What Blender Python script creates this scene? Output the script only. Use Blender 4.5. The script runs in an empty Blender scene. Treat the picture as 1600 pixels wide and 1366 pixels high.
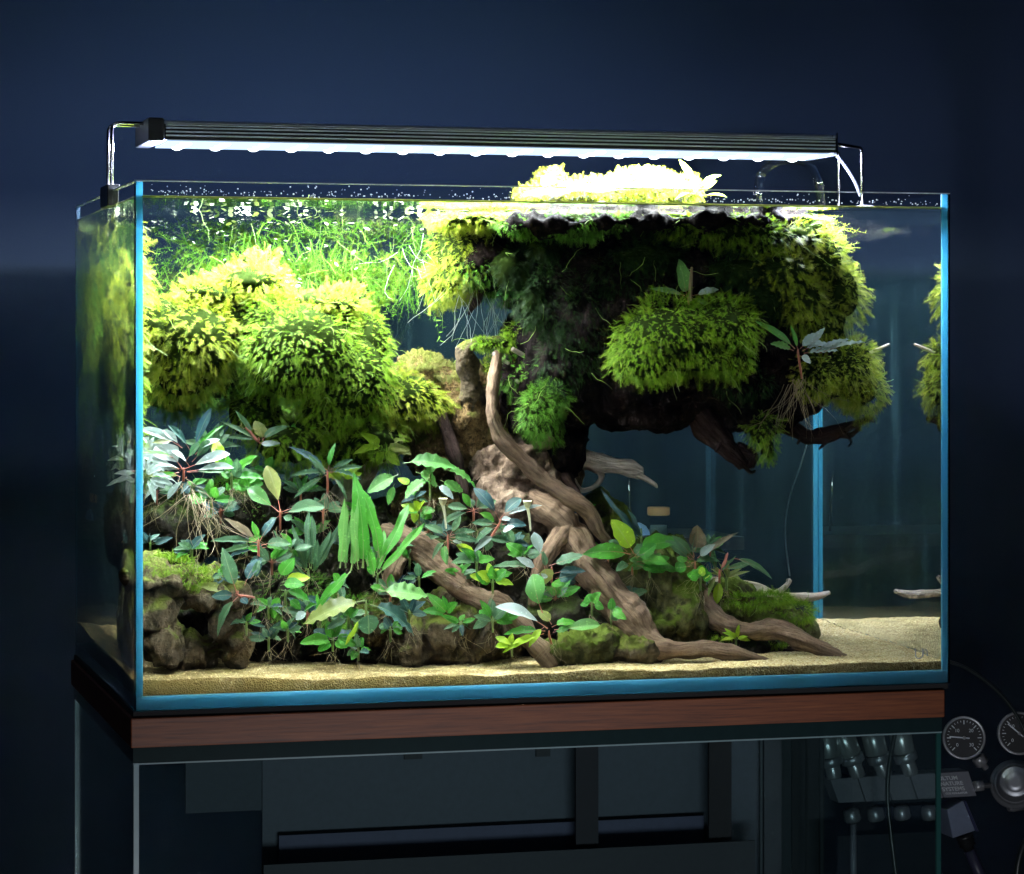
import bpy, bmesh, math, random
import numpy as np
from mathutils import Vector, Matrix, noise
random.seed(7)
rng = np.random.default_rng(11)
C = bpy.context.scene.collection
sc = bpy.context.scene
# ------------------------------------------------------------------ camera, world, lights, exposure
TW, TD, TH = .60, .36, .36          # the tank, outside measures in metres
WL = .349                           # water level
CAM = (-.5484, -1.8734, .24526); YAW = .26778; FPX = 4311.0; PY = 546.7
cam = bpy.data.objects.new('camera', bpy.data.cameras.new('camera')); C.objects.link(cam)
cam.location = CAM; cam.rotation_euler = (math.pi/2, 0, -YAW)
cam.data.sensor_width = 36; cam.data.lens = FPX/1600*36; cam.data.shift_y = -(683-PY)/1600
cam.data.clip_start = .05; cam.data.clip_end = 50
sc.camera = cam
w = bpy.data.worlds.new("World"); sc.world = w; w.use_nodes = True
w.node_tree.nodes['Background'].inputs[0].default_value = (.006, .014, .045, 1)
w.node_tree.nodes['Background'].inputs[1].default_value = .04
sc.view_settings.view_transform = 'Standard'; sc.view_settings.look = 'None'
sc.view_settings.exposure = 0; sc.view_settings.gamma = 1
cy = sc.cycles
cy.max_bounces = 14; cy.transmission_bounces = 14; cy.transparent_max_bounces = 24; cy.glossy_bounces = 8; cy.diffuse_bounces = 4
cy.sample_clamp_indirect = 30; cy.sample_clamp_direct = 0
cy.use_denoising = True; cy.caustics_reflective = True; cy.caustics_refractive = True
cy.blur_glossy = .3

def area(name, loc, target, sx, sy, power, col, spread=math.pi):
    l = bpy.data.lights.new(name, 'AREA'); l.shape = 'RECTANGLE'; l.size = sx; l.size_y = sy
    l.energy = power; l.color = col; l.spread = spread
    o = bpy.data.objects.new(name, l); C.objects.link(o); o.location = loc
    d = Vector(target)-Vector(loc); o.rotation_euler = d.to_track_quat('-Z', 'Y').to_euler()
    return o
# the LED bar's own light (just under its diffuser), added lamps for spill and wall glow, the dim room light behind the camera, and an added low fill
LY0, LY1, LZ0, LZ1 = .105, .172, .3955, .4090
LX0, LX1 = -.2755, .2525
area('led_light', ((LX0+LX1)/2, (LY0+LY1)/2, LZ0-.0035), ((LX0+LX1)/2, (LY0+LY1)/2, 0), LX1-LX0-.01, LY1-LY0-.01, 35.0, (.93, .97, 1.0))
for x_ in (LX0+.012, LX1-.008):    # points added under the bar ends for its side spill and the rim's shadow
    l_ = bpy.data.lights.new('end_spill_light', 'POINT'); l_.energy = 4.; l_.color = (.50, .56, 1.0); l_.shadow_soft_size = .004
    o_ = bpy.data.objects.new('end_spill_light', l_); C.objects.link(o_); o_.location = (x_, (LY0+LY1)/2, LZ0-.008)
area('wall_glow_fill', (-.04, .27, .428), (-.04, .66, .62), .42, .02, 2.0, (.36, .54, .95))  # added strip behind the bar that brightens the wall above
area('room_light', (-1.2, -2.3, 2.0), (.0, .0, .1), 1.2, .9, .5, (.72, .88, 1.0), math.radians(70))
area('low_fill_light', (-.05, -.85, -.42), (.05, .1, -.04), .5, .15, .8, (.90, .94, 1.0), math.radians(75))  # unseen fill added low in front for board, cabinet and regulator

# ------------------------------------------------------------------ layout: a point of the photograph to a place in the room
FW = np.array([math.sin(YAW), math.cos(YAW), 0.]); RT = np.array([math.cos(YAW), -math.sin(YAW), 0.]); UP = np.array([0., 0., 1.])
def ray(px, py):
    d = FPX*FW+(px-800)*RT-(py-PY)*UP
    return np.array(CAM), d/np.linalg.norm(d)
def air(px, py, y):
    o, d = ray(px, py); return Vector(o+d*((y-o[1])/d[1]))
def at(px, py, y):                  # inside the water: bent at the front glass
    o, d = ray(px, py); p = o+d*(-o[1]/d[1])
    tx, tz = d[0]/1.33, d[2]/1.33; ny = math.sqrt(1-tx*tx-tz*tz)
    return Vector(p+np.array([tx, ny, tz])*(y/ny))
def behind(px, py, y):              # through the water and out again behind the tank
    o, d = ray(px, py); p = at(px, py, TD); return p+Vector(d*((y-TD)/d[1]))
def mpp(px, y):                     # metres per photo pixel at that depth
    return (at(px+1, 600, y)-at(px, 600, y)).length
# ------------------------------------------------------------------ object helpers
def link(o, parent=None):
    C.objects.link(o)
    if parent: o.parent = parent
    return o
def tag(o, label=None, cat=None, group=None, kind=None):
    if label: o['label'] = label
    if cat: o['category'] = cat
    if group: o['group'] = group
    if kind: o['kind'] = kind
    return o
def thing(name, label, cat, loc=(0, 0, 0), group=None):
    o = bpy.data.objects.new(name, None); o.location = loc; o.empty_display_size = .01
    link(o); return tag(o, label, cat, group)
def child_fix(o, parent):           # geometry is in world coordinates: keep it in place under its parent
    if parent is not None:
        o.parent = parent; o.matrix_parent_inverse = Matrix.Translation(-Vector(parent.location)) if parent.type == 'EMPTY' or True else Matrix()
def mesh_obj(name, v, f, m, parent=None, smooth=True, mats=None, idx=None):
    me = bpy.data.meshes.new(name)
    v = np.asarray(v, np.float32)
    if isinstance(f, np.ndarray):
        n, k = f.shape
        me.vertices.add(len(v)); me.vertices.foreach_set('co', v.ravel())
        me.loops.add(n*k); me.loops.foreach_set('vertex_index', f.astype(np.int32).ravel())
        me.polygons.add(n); me.polygons.foreach_set('loop_start', np.arange(0, n*k, k, dtype=np.int32))
        me.update(calc_edges=True)
    else:
        me.from_pydata([tuple(map(float, q)) for q in v], [], [list(map(int, q)) for q in f]); me.update()
    for mm in (mats or [m]): me.materials.append(mm)
    if idx is not None: me.polygons.foreach_set('material_index', np.asarray(idx, np.int32))
    me.polygons.foreach_set('use_smooth', np.full(len(me.polygons), smooth))
    o = bpy.data.objects.new(name, me); link(o); child_fix(o, parent)
    return o
def bm_obj(name, bm, m, parent=None, smooth=False):
    me = bpy.data.meshes.new(name); bmesh.ops.recalc_face_normals(bm, faces=bm.faces); bm.to_mesh(me); bm.free(); me.materials.append(m)
    me.polygons.foreach_set('use_smooth', np.full(len(me.polygons), smooth))
    o = bpy.data.objects.new(name, me); link(o); child_fix(o, parent); return o
def box(bm, x0, y0, z0, x1, y1, z1, bev=0):
    r = bmesh.ops.create_cube(bm, size=1)
    for q in r['verts']:
        q.co = Vector(((x0+x1)/2+q.co.x*(x1-x0), (y0+y1)/2+q.co.y*(y1-y0), (z0+z1)/2+q.co.z*(z1-z0)))
    if bev:
        es = list({e for q in r['verts'] for e in q.link_edges})
        bmesh.ops.bevel(bm, geom=es, offset=bev, segments=2, affect='EDGES', profile=.5)
def boxo(name, b, m, parent=None, bev=0):
    bm = bmesh.new(); box(bm, *b, bev=bev); return bm_obj(name, bm, m, parent)
def spline(pts, n):                 # Catmull-Rom through rows of numbers
    P = np.asarray(pts, float); P = np.vstack([2*P[0]-P[1], P, 2*P[-1]-P[-2]])
    L = len(P)-3; out = []
    for s in np.linspace(0, L-1e-6, n):
        i = int(s); t = s-i; a, b, c, d = P[i:i+4]
        out.append(.5*((2*b)+(c-a)*t+(2*a-5*b+4*c-d)*t*t+(3*b-a-3*c+d)*t**3))
    return np.array(out)
def frames(P):
    T = np.gradient(P, axis=0); T /= np.linalg.norm(T, axis=1)[:, None]+1e-12
    u = np.cross(T[0], [0.13, .9, .3]); u /= np.linalg.norm(u); U = []
    for t in T:
        u = u-t*np.dot(u, t); u /= np.linalg.norm(u)+1e-12; U.append(u)
    U = np.array(U); return T, U, np.cross(T, U)
def tube_data(P, R, seg=10, rough=0., grain=0., seed=0, cap=True):
    T, U, V = frames(P); n = len(P); vs = []
    s = 0
    for i in range(n):
        if i: s += np.linalg.norm(P[i]-P[i-1])
        for k in range(seg):
            a = 2*math.pi*k/seg; d = math.cos(a)*U[i]+math.sin(a)*V[i]; r = R[i]
            if rough or grain:
                q = P[i]+d*r
                r *= 1+rough*noise.noise(Vector(q)*60+Vector((seed, 0, 0)))*1.6+rough*.7*noise.noise(Vector(q)*150)
                tw = a+s*14
                r *= 1+grain*(noise.noise(Vector((math.cos(tw)*3.2+seed, math.sin(tw)*3.2, s*22)))+.5*noise.noise(Vector((math.cos(tw)*8, math.sin(tw)*8+seed, s*30))))
            vs.append(P[i]+d*r)
    f = [(i*seg+k, i*seg+(k+1) % seg, (i+1)*seg+(k+1) % seg, (i+1)*seg+k) for i in range(n-1) for k in range(seg)]
    if cap:
        vs += [P[0]-T[0]*R[0]*.4, P[-1]+T[-1]*R[-1]*.5]; a, b = n*seg, n*seg+1
        f += [((k+1) % seg, k, a) for k in range(seg)]+[((n-1)*seg+k, (n-1)*seg+(k+1) % seg, b) for k in range(seg)]
    return vs, f
def tube(name, pts, m, parent=None, seg=10, n=None, rough=0., grain=0., seed=0):
    """pts rows: x, y, z, radius"""
    pts = np.asarray(pts, float); S = spline(pts, n or max(2, (len(pts)-1)*6+1)) if len(pts) > 2 else pts
    v, f = tube_data(S[:, :3], np.abs(S[:, 3]), seg, rough, grain, seed)
    o = mesh_obj(name, v, f, m, parent)
    if grain:                       # a coordinate that runs along the grain
        d = np.r_[0, np.cumsum(np.linalg.norm(np.diff(S[:, :3], axis=0), axis=1))]; g_ = np.zeros((len(v), 3), np.float32); r0 = float(np.abs(S[:, 3]).max())
        for i in range(len(S)):
            for k in range(seg): a = 2*math.pi*k/seg+d[i]*12; g_[i*seg+k] = (math.cos(a)*r0+seed, math.sin(a)*r0, d[i]*.13)
        at_ = o.data.attributes.new('grain', 'FLOAT_VECTOR', 'POINT'); at_.data.foreach_set('vector', g_.ravel())
    return o
class Soup:                         # gathers many small tubes, boxes or faces for ONE mesh
    def __init__(s): s.v = []; s.f = []
    def add(s, v, f):
        b = len(s.v); s.v += [tuple(q) for q in v]; s.f += [tuple(b+i for i in q) for q in f]
    def tube(s, P, R, seg=5): s.add(*tube_data(np.asarray(P, float), np.asarray(R, float)*np.ones(len(P)), seg))
    def obj(s, name, m, parent=None, smooth=True): return mesh_obj(name, s.v, s.f, m, parent, smooth)
def lathe(prof, origin, axis, seg=32):
    """prof rows: (distance along the axis, radius)"""
    a = Vector(axis).normalized(); u = a.orthogonal().normalized(); v = a.cross(u); o = Vector(origin); vs = []; n = len(prof)
    for h, r in prof:
        for k in range(seg):
            t = 2*math.pi*k/seg; vs.append(o+a*h+(u*math.cos(t)+v*math.sin(t))*r)
    f = [(i*seg+k, i*seg+(k+1) % seg, (i+1)*seg+(k+1) % seg, (i+1)*seg+k) for i in range(n-1) for k in range(seg)]
    f += [tuple(range(seg))[::-1], tuple((n-1)*seg+k for k in range(seg))]
    return vs, f
# ------------------------------------------------------------------ materials
class NT:
    def __init__(s, name):
        s.m = bpy.data.materials.new(name); s.m.use_nodes = True; s.t = s.m.node_tree; s.t.nodes.clear()
        s.out = s.n('ShaderNodeOutputMaterial')
    def n(s, typ, **kw):
        q = s.t.nodes.new(typ)
        for k, v in kw.items():
            if k.startswith('_'): setattr(q, k[1:], v)
            else:
                key = int(k[1:]) if k[0] == 'i' and k[1:].isdigit() else k.replace('__', ' ')
                if hasattr(v, 'is_output') or isinstance(v, bpy.types.NodeSocket): s.t.links.new(v, q.inputs[key])
                else: q.inputs[key].default_value = v
        return q
    def coord(s, scale=(1, 1, 1)):
        g = s.n('ShaderNodeNewGeometry'); return s.n('ShaderNodeMapping', Vector=g.outputs['Position'], Scale=scale).outputs[0]
    def noise(s, vec, sc_, detail=4, rough=.55, out=0): return s.n('ShaderNodeTexNoise', Vector=vec, Scale=sc_, Detail=detail, Roughness=rough).outputs[out]
    def ramp(s, fac, stops):
        r = s.n('ShaderNodeValToRGB', Fac=fac); e = r.color_ramp.elements
        while len(e) < len(stops): e.new(.5)
        for i, (p, c) in enumerate(stops): e[i].position = p; e[i].color = (*c, 1) if len(c) == 3 else c
        return r.outputs[0]
    def mix(s, f, a, b, typ='MIX'):
        q = s.n('ShaderNodeMix', _data_type='RGBA', _blend_type=typ); 
        for k, v in ((0, f), (6, a), (7, b)):
            if isinstance(v, bpy.types.NodeSocket): s.t.links.new(v, q.inputs[k])
            else: q.inputs[k].default_value = v if k == 0 or len(v) == 4 else (*v, 1)
        return q.outputs[2]
    def math(s, op, a, b=0.): return s.n('ShaderNodeMath', _operation=op, i0=a, i1=b).outputs[0]
    def bump(s, h, strength=.5, dist=.001, normal=None):
        q = s.n('ShaderNodeBump', Strength=strength, Distance=dist, Height=h)
        if normal: s.t.links.new(normal, q.inputs['Normal'])
        return q.outputs[0]
    def bsdf(s, col, rough=.6, normal=None, **kw):
        q = s.n('ShaderNodeBsdfPrincipled', Base__Color=col if isinstance(col, bpy.types.NodeSocket) else (*col, 1)[:4], Roughness=rough, **kw)
        if normal: s.t.links.new(normal, q.inputs['Normal'])
        return q.outputs[0]
    def done(s, surf): s.t.links.new(surf, s.out.inputs[0]); return s.m
def plain(name, col, rough=.5, metal=0., bumpy=0., scale=400, **kw):
    t = NT(name); c = t.coord()
    cc = t.mix(t.noise(c, scale*.3), tuple(q*.82 for q in col), tuple(min(1, q*1.15) for q in col))
    nb = t.bump(t.noise(c, scale), bumpy, .0006) if bumpy else None
    return t.done(t.bsdf(cc, rough, nb, Metallic=metal, **kw))
M = {}
def mk_glass(name, ior, tint=(1, 1, 1)):
    t = NT(name); return t.done(t.n('ShaderNodeBsdfGlass', Color=(*tint, 1), Roughness=0., IOR=ior).outputs[0])
M['glass'] = mk_glass('clear_glass', 1.5, (.985, .995, 1))
M['water'] = mk_glass('water', 1.33, (.975, .995, .99))
def mk_surface():
    t = NT('water_surface'); c = t.coord((1, 1, 1)); nb = t.bump(t.noise(c, 26, 2), .10, .004)
    f = t.n('ShaderNodeFresnel', IOR=1.07).outputs[0]
    a = t.n('ShaderNodeBsdfTransparent', Color=(.97, 1, 1, 1)).outputs[0]; b = t.n('ShaderNodeBsdfGlossy', Color=(.95, 1, .97, 1), Roughness=.02, Normal=nb).outputs[0]
    return t.done(t.n('ShaderNodeMixShader', i0=f, i1=a, i2=b).outputs[0])
M['surface'] = mk_surface()
def mk_film():                      # lit water haze put in as a thin teal film, with drip marks
    t = NT('haze_drip_film'); c = t.coord((1, 1, .045)); s = t.noise(c, 90, 3, .6)
    big = t.noise(t.coord((1, 1, .5)), 9, 3)
    f = t.ramp(s, [(.45, (.014,)*3), (.62, (.020,)*3), (.74, (.055,)*3)])
    f = t.math('MULTIPLY', f, t.math('ADD', big, .55))
    d = t.n('ShaderNodeBsdfDiffuse', Color=(.22, .50, .50, 1)).outputs[0]; tr = t.n('ShaderNodeBsdfTransparent').outputs[0]
    return t.done(t.n('ShaderNodeMixShader', i0=f, i1=tr, i2=d).outputs[0])
M['film'] = mk_film()
def mk_edge(name, col, trans=.5):   # polished glass edge with its silicone: passes light on, blue
    t = NT(name); c = t.coord((1, 1, .15)); cc = t.mix(t.noise(c, 60), tuple(q*.8 for q in col), col)
    a = t.bsdf(cc, .25); b = t.n('ShaderNodeBsdfTranslucent', Color=cc).outputs[0]
    return t.done(t.n('ShaderNodeMixShader', i0=trans, i1=a, i2=b).outputs[0])
M['edge'] = mk_edge('polished_glass_edge', (.04, .25, .36), .6)
M['edge_front'] = mk_edge('polished_front_edge', (.17, .46, .58), .65)
M['edge_green'] = mk_edge('cut_glass_edge_green', (.02, .09, .085), .3)
def mk_wall():
    t = NT('painted_wall'); c = t.coord(); n1 = t.noise(c, 3, 3); n2 = t.noise(c, 900, 2)
    cc = t.mix(n1, (.015, .023, .036), (.020, .030, .045)); cc = t.mix(t.math('MULTIPLY', n2, .35), cc, (.034, .048, .07))
    return t.done(t.bsdf(cc, .75, t.bump(n2, .25, .0008), Specular__IOR__Level=0.))
M['wall'] = mk_wall()
M['black'] = plain('black_plastic', (.012, .013, .015), .4)
M['mat'] = plain('black_foam_mat', (.008, .008, .009), .9, 0, .4, 1500)
M['alu'] = plain('anodised_aluminium', (.46, .50, .60), .42, .1, .05, 900)
M['steel'] = plain('polished_steel', (.55, .55, .56), .18, 1.)
M['gun'] = plain('gunmetal', (.34, .35, .38), .34, .6, .1, 900)
M['satin'] = plain('satin_nickel', (.42, .42, .44), .28, .55, .05, 900)
M['gunplate'] = plain('brushed_gunmetal_plate', (.22, .225, .26), .5, .3, .1, 900)
def mk_wood_board():
    t = NT('mahogany_board'); c = t.coord((4, 30, 90)); g = t.noise(c, 6, 6, .65)
    cc = t.ramp(g, [(.3, (.09, .022, .007)), (.5, (.20, .052, .016)), (.7, (.27, .08, .024))])
    cc = t.mix(t.math('MULTIPLY', t.noise(t.coord((2, 20, 200)), 20, 2), .6), cc, (.05, .014, .007))
    return t.done(t.bsdf(cc, .5, t.bump(g, .15, .0005)))
M['board'] = mk_wood_board()
def mk_sand():
    t = NT('sand'); c = t.coord(); v = t.n('ShaderNodeTexVoronoi', Vector=c, Scale=900.)
    cc = t.ramp(t.n('ShaderNodeSeparateColor', i0=v.outputs['Color']).outputs[0], [(0, (.14, .085, .025)), (.3, (.38, .27, .10)), (.7, (.54, .44, .20)), (1, (.74, .64, .38))])
    cc = t.mix(t.ramp(t.noise(c, 35, 4), [(.45, (0, 0, 0)), (.75, (.55,)*3)]), cc, (.13, .12, .04))
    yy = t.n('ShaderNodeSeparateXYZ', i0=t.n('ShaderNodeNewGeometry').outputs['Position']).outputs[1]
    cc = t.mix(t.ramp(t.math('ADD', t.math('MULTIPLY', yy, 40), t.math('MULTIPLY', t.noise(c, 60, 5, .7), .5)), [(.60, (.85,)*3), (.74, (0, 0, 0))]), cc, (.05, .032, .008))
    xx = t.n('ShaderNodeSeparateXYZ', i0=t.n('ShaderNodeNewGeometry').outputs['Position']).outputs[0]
    sand_shade = t.math('SUBTRACT', t.noise(c, 28, 6, .7), t.math('MULTIPLY', xx, .55)); cc = t.mix(t.ramp(sand_shade, [(.44, (0, 0, 0)), (.62, (.85,)*3)]), cc, (.11, .075, .018))  # brown patches towards the left: the plants' shade put into the sand colour
    return t.done(t.bsdf(cc, .8, t.bump(v.outputs['Distance'], .9, .0012), Specular__IOR__Level=.1))
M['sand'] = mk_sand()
def mk_rock(name, a, b, moss, amt, sc_=1.):
    t = NT(name); c = t.coord(); n1 = t.noise(c, 30*sc_, 6, .7); n2 = t.noise(c, 140*sc_, 5, .7); n3 = t.noise(c, 420, 3)
    cc = t.ramp(n1, [(.3, a), (.52, tuple((p+q)/2 for p, q in zip(a, b))), (.72, b)])
    cc = t.mix(t.ramp(n2, [(.48, (0, 0, 0)), (.62, (.7,)*3)]), cc, tuple(q*.35 for q in a))
    up = t.n('ShaderNodeSeparateXYZ', i0=t.n('ShaderNodeNewGeometry').outputs['Normal']).outputs[2]
    f = t.math('ADD', t.math('MULTIPLY', up, .35), t.noise(c, 55, 5, .7))
    cc = t.mix(t.ramp(f, [(.62-amt, (0, 0, 0)), (.78-amt, (1, 1, 1))]), cc, moss)
    h = t.math('ADD', n2, t.math('MULTIPLY', n3, .5))
    return t.done(t.bsdf(cc, .85, t.bump(h, .9, .003), Specular__IOR__Level=.08))
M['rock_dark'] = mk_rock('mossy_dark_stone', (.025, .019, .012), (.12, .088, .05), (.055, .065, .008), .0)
M['rock_shaded'] = mk_rock('shaded_dark_stone', (.010, .009, .007), (.040, .032, .020), (.022, .032, .005), -.02)  # darker copy of the mossy stone, its shade put into the colour
M['rock_tan'] = mk_rock('golden_stone', (.045, .026, .010), (.21, .135, .055), (.08, .08, .015), -.02, 3.)
M['rock_green'] = mk_rock('algae_stone', (.022, .022, .008), (.085, .078, .028), (.055, .075, .008), .05)
def mk_drift(name, a, b, c_, along=True):
    t = NT(name); c = t.coord(); n1 = t.noise(c, 45, 6, .7)
    gv = t.n('ShaderNodeAttribute', _attribute_name='grain').outputs['Vector'] if along else t.coord((1, 1, .35))
    g = t.noise(gv, 420 if along else 260, 5, .7); sp = t.noise(c, 500, 2)
    if along: n1 = t.math('ADD', t.math('MULTIPLY', n1, .5), t.math('MULTIPLY', t.noise(gv, 130, 4, .65), .5))
    cc = t.ramp(n1, [(.3, a), (.5, b), (.72, c_)]); cc = t.mix(t.ramp(g, [(.44, (0, 0, 0)), (.66, (.6,)*3)]), cc, tuple(q*.35 for q in a))
    return t.done(t.bsdf(cc, .72, t.bump(t.math('ADD', g, t.math('MULTIPLY', sp, .4)), 1., .0022), Specular__IOR__Level=.01))
M['wood'] = mk_drift('driftwood_brown', (.045, .028, .018), (.145, .095, .060), (.26, .185, .120))
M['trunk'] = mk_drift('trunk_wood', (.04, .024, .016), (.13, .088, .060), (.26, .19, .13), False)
M['crown'] = mk_drift('crown_wood', (.004, .003, .003), (.011, .008, .007), (.022, .014, .012), False)  # darkened far below the trunk: the crown's shade put into the colour
M['wood_pale'] = mk_drift('driftwood_pale', (.27, .21, .165), (.47, .39, .31), (.64, .56, .46))
M['wood_dark'] = mk_drift('driftwood_dark', (.010, .007, .006), (.030, .019, .016), (.055, .034, .029))
def mk_leaf(name, col, col2, trans=.35, rough=.32, vein=.18, var=.45):
    """a leaf: two greens by leaf, pale midrib, light coming through"""
    t = NT(name); uv = t.n('ShaderNodeUVMap').outputs[0]; sx = t.n('ShaderNodeSeparateXYZ', i0=uv)
    rnd = t.n('ShaderNodeObjectInfo').outputs['Random']; c = t.coord()
    cc = t.mix(rnd, col, col2)
    cc = t.mix(t.math('MULTIPLY', t.noise(c, 160, 4), var), cc, tuple(q*.4 for q in col)); cc = t.mix(t.ramp(t.noise(c, 420, 3), [(.60, (0, 0, 0)), (.72, (.6,)*3)]), cc, tuple(min(1, q*1.7) for q in col2))
    mid = t.ramp(t.math('ABSOLUTE', t.math('SUBTRACT', sx.outputs[0], .5)), [(0, (1, 1, 1)), (.05, (.0,)*3)])
    cc = t.mix(t.math('MULTIPLY', mid, vein), cc, (.42, .48, .24))
    wv = t.n('ShaderNodeTexWave', Vector=t.n('ShaderNodeMapping', Vector=uv, Rotation=(0, 0, .5), Scale=(1, 1, 1)).outputs[0], Scale=7., Distortion=1.).outputs[1]
    nb = t.bump(wv, .35, .0009, t.bump(t.noise(c, 700, 2), .15, .0004))
    a = t.bsdf(cc, rough, nb, Specular__IOR__Level=.35); b = t.n('ShaderNodeBsdfTranslucent', Color=cc).outputs[0]
    return t.done(t.n('ShaderNodeMixShader', i0=trans, i1=a, i2=b).outputs[0])
M['buce'] = mk_leaf('blue_green_leaf', (.035, .10, .042), (.085, .175, .075))
M['buce_dark'] = mk_leaf('dark_blue_leaf', (.018, .055, .060), (.035, .095, .07))
M['silver'] = mk_leaf('silvery_leaf', (.24, .32, .27), (.36, .42, .38), .2, .35)
M['green'] = mk_leaf('fresh_green_leaf', (.035, .19, .018), (.075, .28, .025), .4)
M['anubias'] = mk_leaf('broad_green_leaf', (.06, .19, .035), (.12, .28, .06), .35)
M['lime'] = mk_leaf('lime_leaf', (.24, .42, .02), (.34, .48, .03), .45)
M['olive'] = mk_leaf('olive_leaf', (.16, .20, .04), (.22, .24, .07), .4)
M['brown_leaf'] = mk_leaf('brownish_leaf', (.14, .12, .07), (.20, .15, .09), .35)
M['red_stem'] = plain('red_stem', (.24, .07, .04), .5)
M['green_stem'] = plain('green_stem', (.10, .15, .035), .5)
M['root'] = plain('plant_root', (.13, .095, .04), .7)
M['white_root'] = plain('pale_hair_root', (.65, .68, .62), .6)
def mk_moss(name, dark, lite, tip, trans=.45):
    t = NT(name); a = t.n('ShaderNodeAttribute', _attribute_name='tint').outputs['Color']; s = t.n('ShaderNodeSeparateColor', i0=a)
    cc = t.mix(s.outputs[0], dark, lite); cc = t.mix(t.math('MULTIPLY', s.outputs[1], .75), cc, tip)
    d = t.bsdf(cc, .6, Specular__IOR__Level=.08); b = t.n('ShaderNodeBsdfTranslucent', Color=cc).outputs[0]
    return t.done(t.n('ShaderNodeMixShader', i0=trans, i1=d, i2=b).outputs[0])
M['moss_gold'] = mk_moss('golden_moss', (.06, .12, .004), (.22, .27, .008), (.52, .48, .11))
M['moss_green'] = mk_moss('green_moss', (.025, .095, .008), (.08, .21, .016), (.22, .36, .06))
M['moss_mid'] = mk_moss('mid_green_moss', (.035, .105, .003), (.12, .23, .006), (.36, .43, .06))
M['moss_core'] = plain('moss_base', (.012, .02, .004), .95, 0, .9, 300, Specular__IOR__Level=0.)
# ------------------------------------------------------------------ the setting
o = boxo('wall', (-4, .66, -2, 4, .76, 3), M['wall']); tag(o, kind='structure')
o = boxo('floor', (-4, -3.5, -1.05, 4, .66, -.95), M['black']); tag(o, kind='structure')
# ------------------------------------------------------------------ aquarium: shell of panes, polished edges, water
X0, X1 = -TW/2, TW/2; ET = .0058; g = .001
tank = thing('aquarium', 'rimless clear glass aquarium planted with moss and driftwood on a wooden board', 'aquarium', (0, TD/2, 0))
boxo('front_pane', (X0, 0, 0, X1, g, TH), M['glass'], tank)
boxo('back_pane', (X0, TD-g, 0, X1, TD, TH), M['glass'], tank)
boxo('side_pane', (X0, g+.0002, 0, X0+g, TD-g-.0002, TH), M['glass'], tank)
boxo('side_pane', (X1-g, g+.0002, 0, X1, TD-g-.0002, TH), M['glass'], tank)
for x0, y0, x1, y1 in ((X0+.0015, .0017, X0+ET, .0042), (X1-ET, .0017, X1-.0015, .0042), (X0+.0015, TD-ET, X0+.0042, TD-.0018), (X1-.0052, TD-.0050, X1-.0015, TD-.0030)):
    boxo('corner_edge', (x0, y0, .0095, x1, y1, TH-.0003), M['edge_front' if y0 < .1 else 'edge'], tank)
boxo('bottom_pane', (X0+.0015, .0017, .0005, X1-.0015, TD-.0018, .0093), M['edge_front'], tank)
# water body
e = .0013
v = [(x, y, z) for z in (.0002, WL) for x, y in ((X0+e, e), (X1-e, e), (X1-e, TD-e), (X0+e, TD-e))]
wat = mesh_obj('aquarium_water', v, [(3, 2, 1, 0), (0, 1, 5, 4), (1, 2, 6, 5), (2, 3, 7, 6), (3, 0, 4, 7), (4, 5, 6, 7)], None, None, False, [M['water'], M['surface']], [0, 0, 0, 0, 0, 1])
tag(wat, kind='structure')
# haze and drip film on the inside of the back glass
mesh_obj('haze_drip_film', [(X0+.003, TD-.0075, .01), (X1-.003, TD-.0075, .01), (X1-.003, TD-.0075, WL-.001), (X0+.003, TD-.0075, WL-.001)], [(0, 1, 2, 3)], M['film'], tank)
# meniscus line along the front glass
for nm, zz, rr in (('waterline', WL+.0006, .0008),):
    s = Soup(); s.tube([(X0+.004, .0026, zz), (X1-.004, .0026, zz)], rr, 6); s.tube([(X0+.0026, .004, zz), (X0+.0026, TD-.004, zz)], rr, 6)
    s.obj(nm, plain('waterline_deposit', (.28, .32, .05), .4), tank)
# water drops / splashes on the strip of dry glass
s = Soup()
for i in range(420):
    x = random.uniform(X0+.01, X1-.01); z = random.choice([WL+.003, WL+.0045, random.uniform(WL+.002, TH-.002)])+random.gauss(0, .0005); r = random.uniform(.0002, .0007)
    s.add(*lathe([(0, r), (r*.6, r*.75), (r, .2*r)], (x, .0012, z), (0, 1, 0), 6))
s.obj('water_drops', plain('wet_white_specks', (.75, .8, .85), .2), tank)['kind'] = 'stuff'
# sand bed: top with ripples, and the cut face seen against the front glass
nx, ny = 240, 130; xs = np.linspace(X0+.0018, X1-.0018, nx); ys = np.linspace(.0085, TD-.002, ny)
def sand_z(x, y): return .0165+.004*math.exp(-((x+.28)/.12)**2)+.006*(y/TD)+.0022*noise.noise(Vector((x*14, y*14, 0)))+.0009*noise.noise(Vector((x*70, y*70, 2)))+(.0022*noise.noise(Vector((x*22, 5, 5)))-.001)*math.exp(-(y-.008)/.012)
v = [(x, y, sand_z(x, y)+random.uniform(-.00025, .00025)) for y in ys for x in xs]
f = [(j*nx+i, j*nx+i+1, (j+1)*nx+i+1, (j+1)*nx+i) for j in range(ny-1) for i in range(nx-1)]
b = len(v); v += [(x, ys[0], .0094) for x in xs]; f += [(b+i, b+i+1, i+1, i) for i in range(nx-1)]
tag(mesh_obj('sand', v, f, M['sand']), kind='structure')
v = []; f = []
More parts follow.
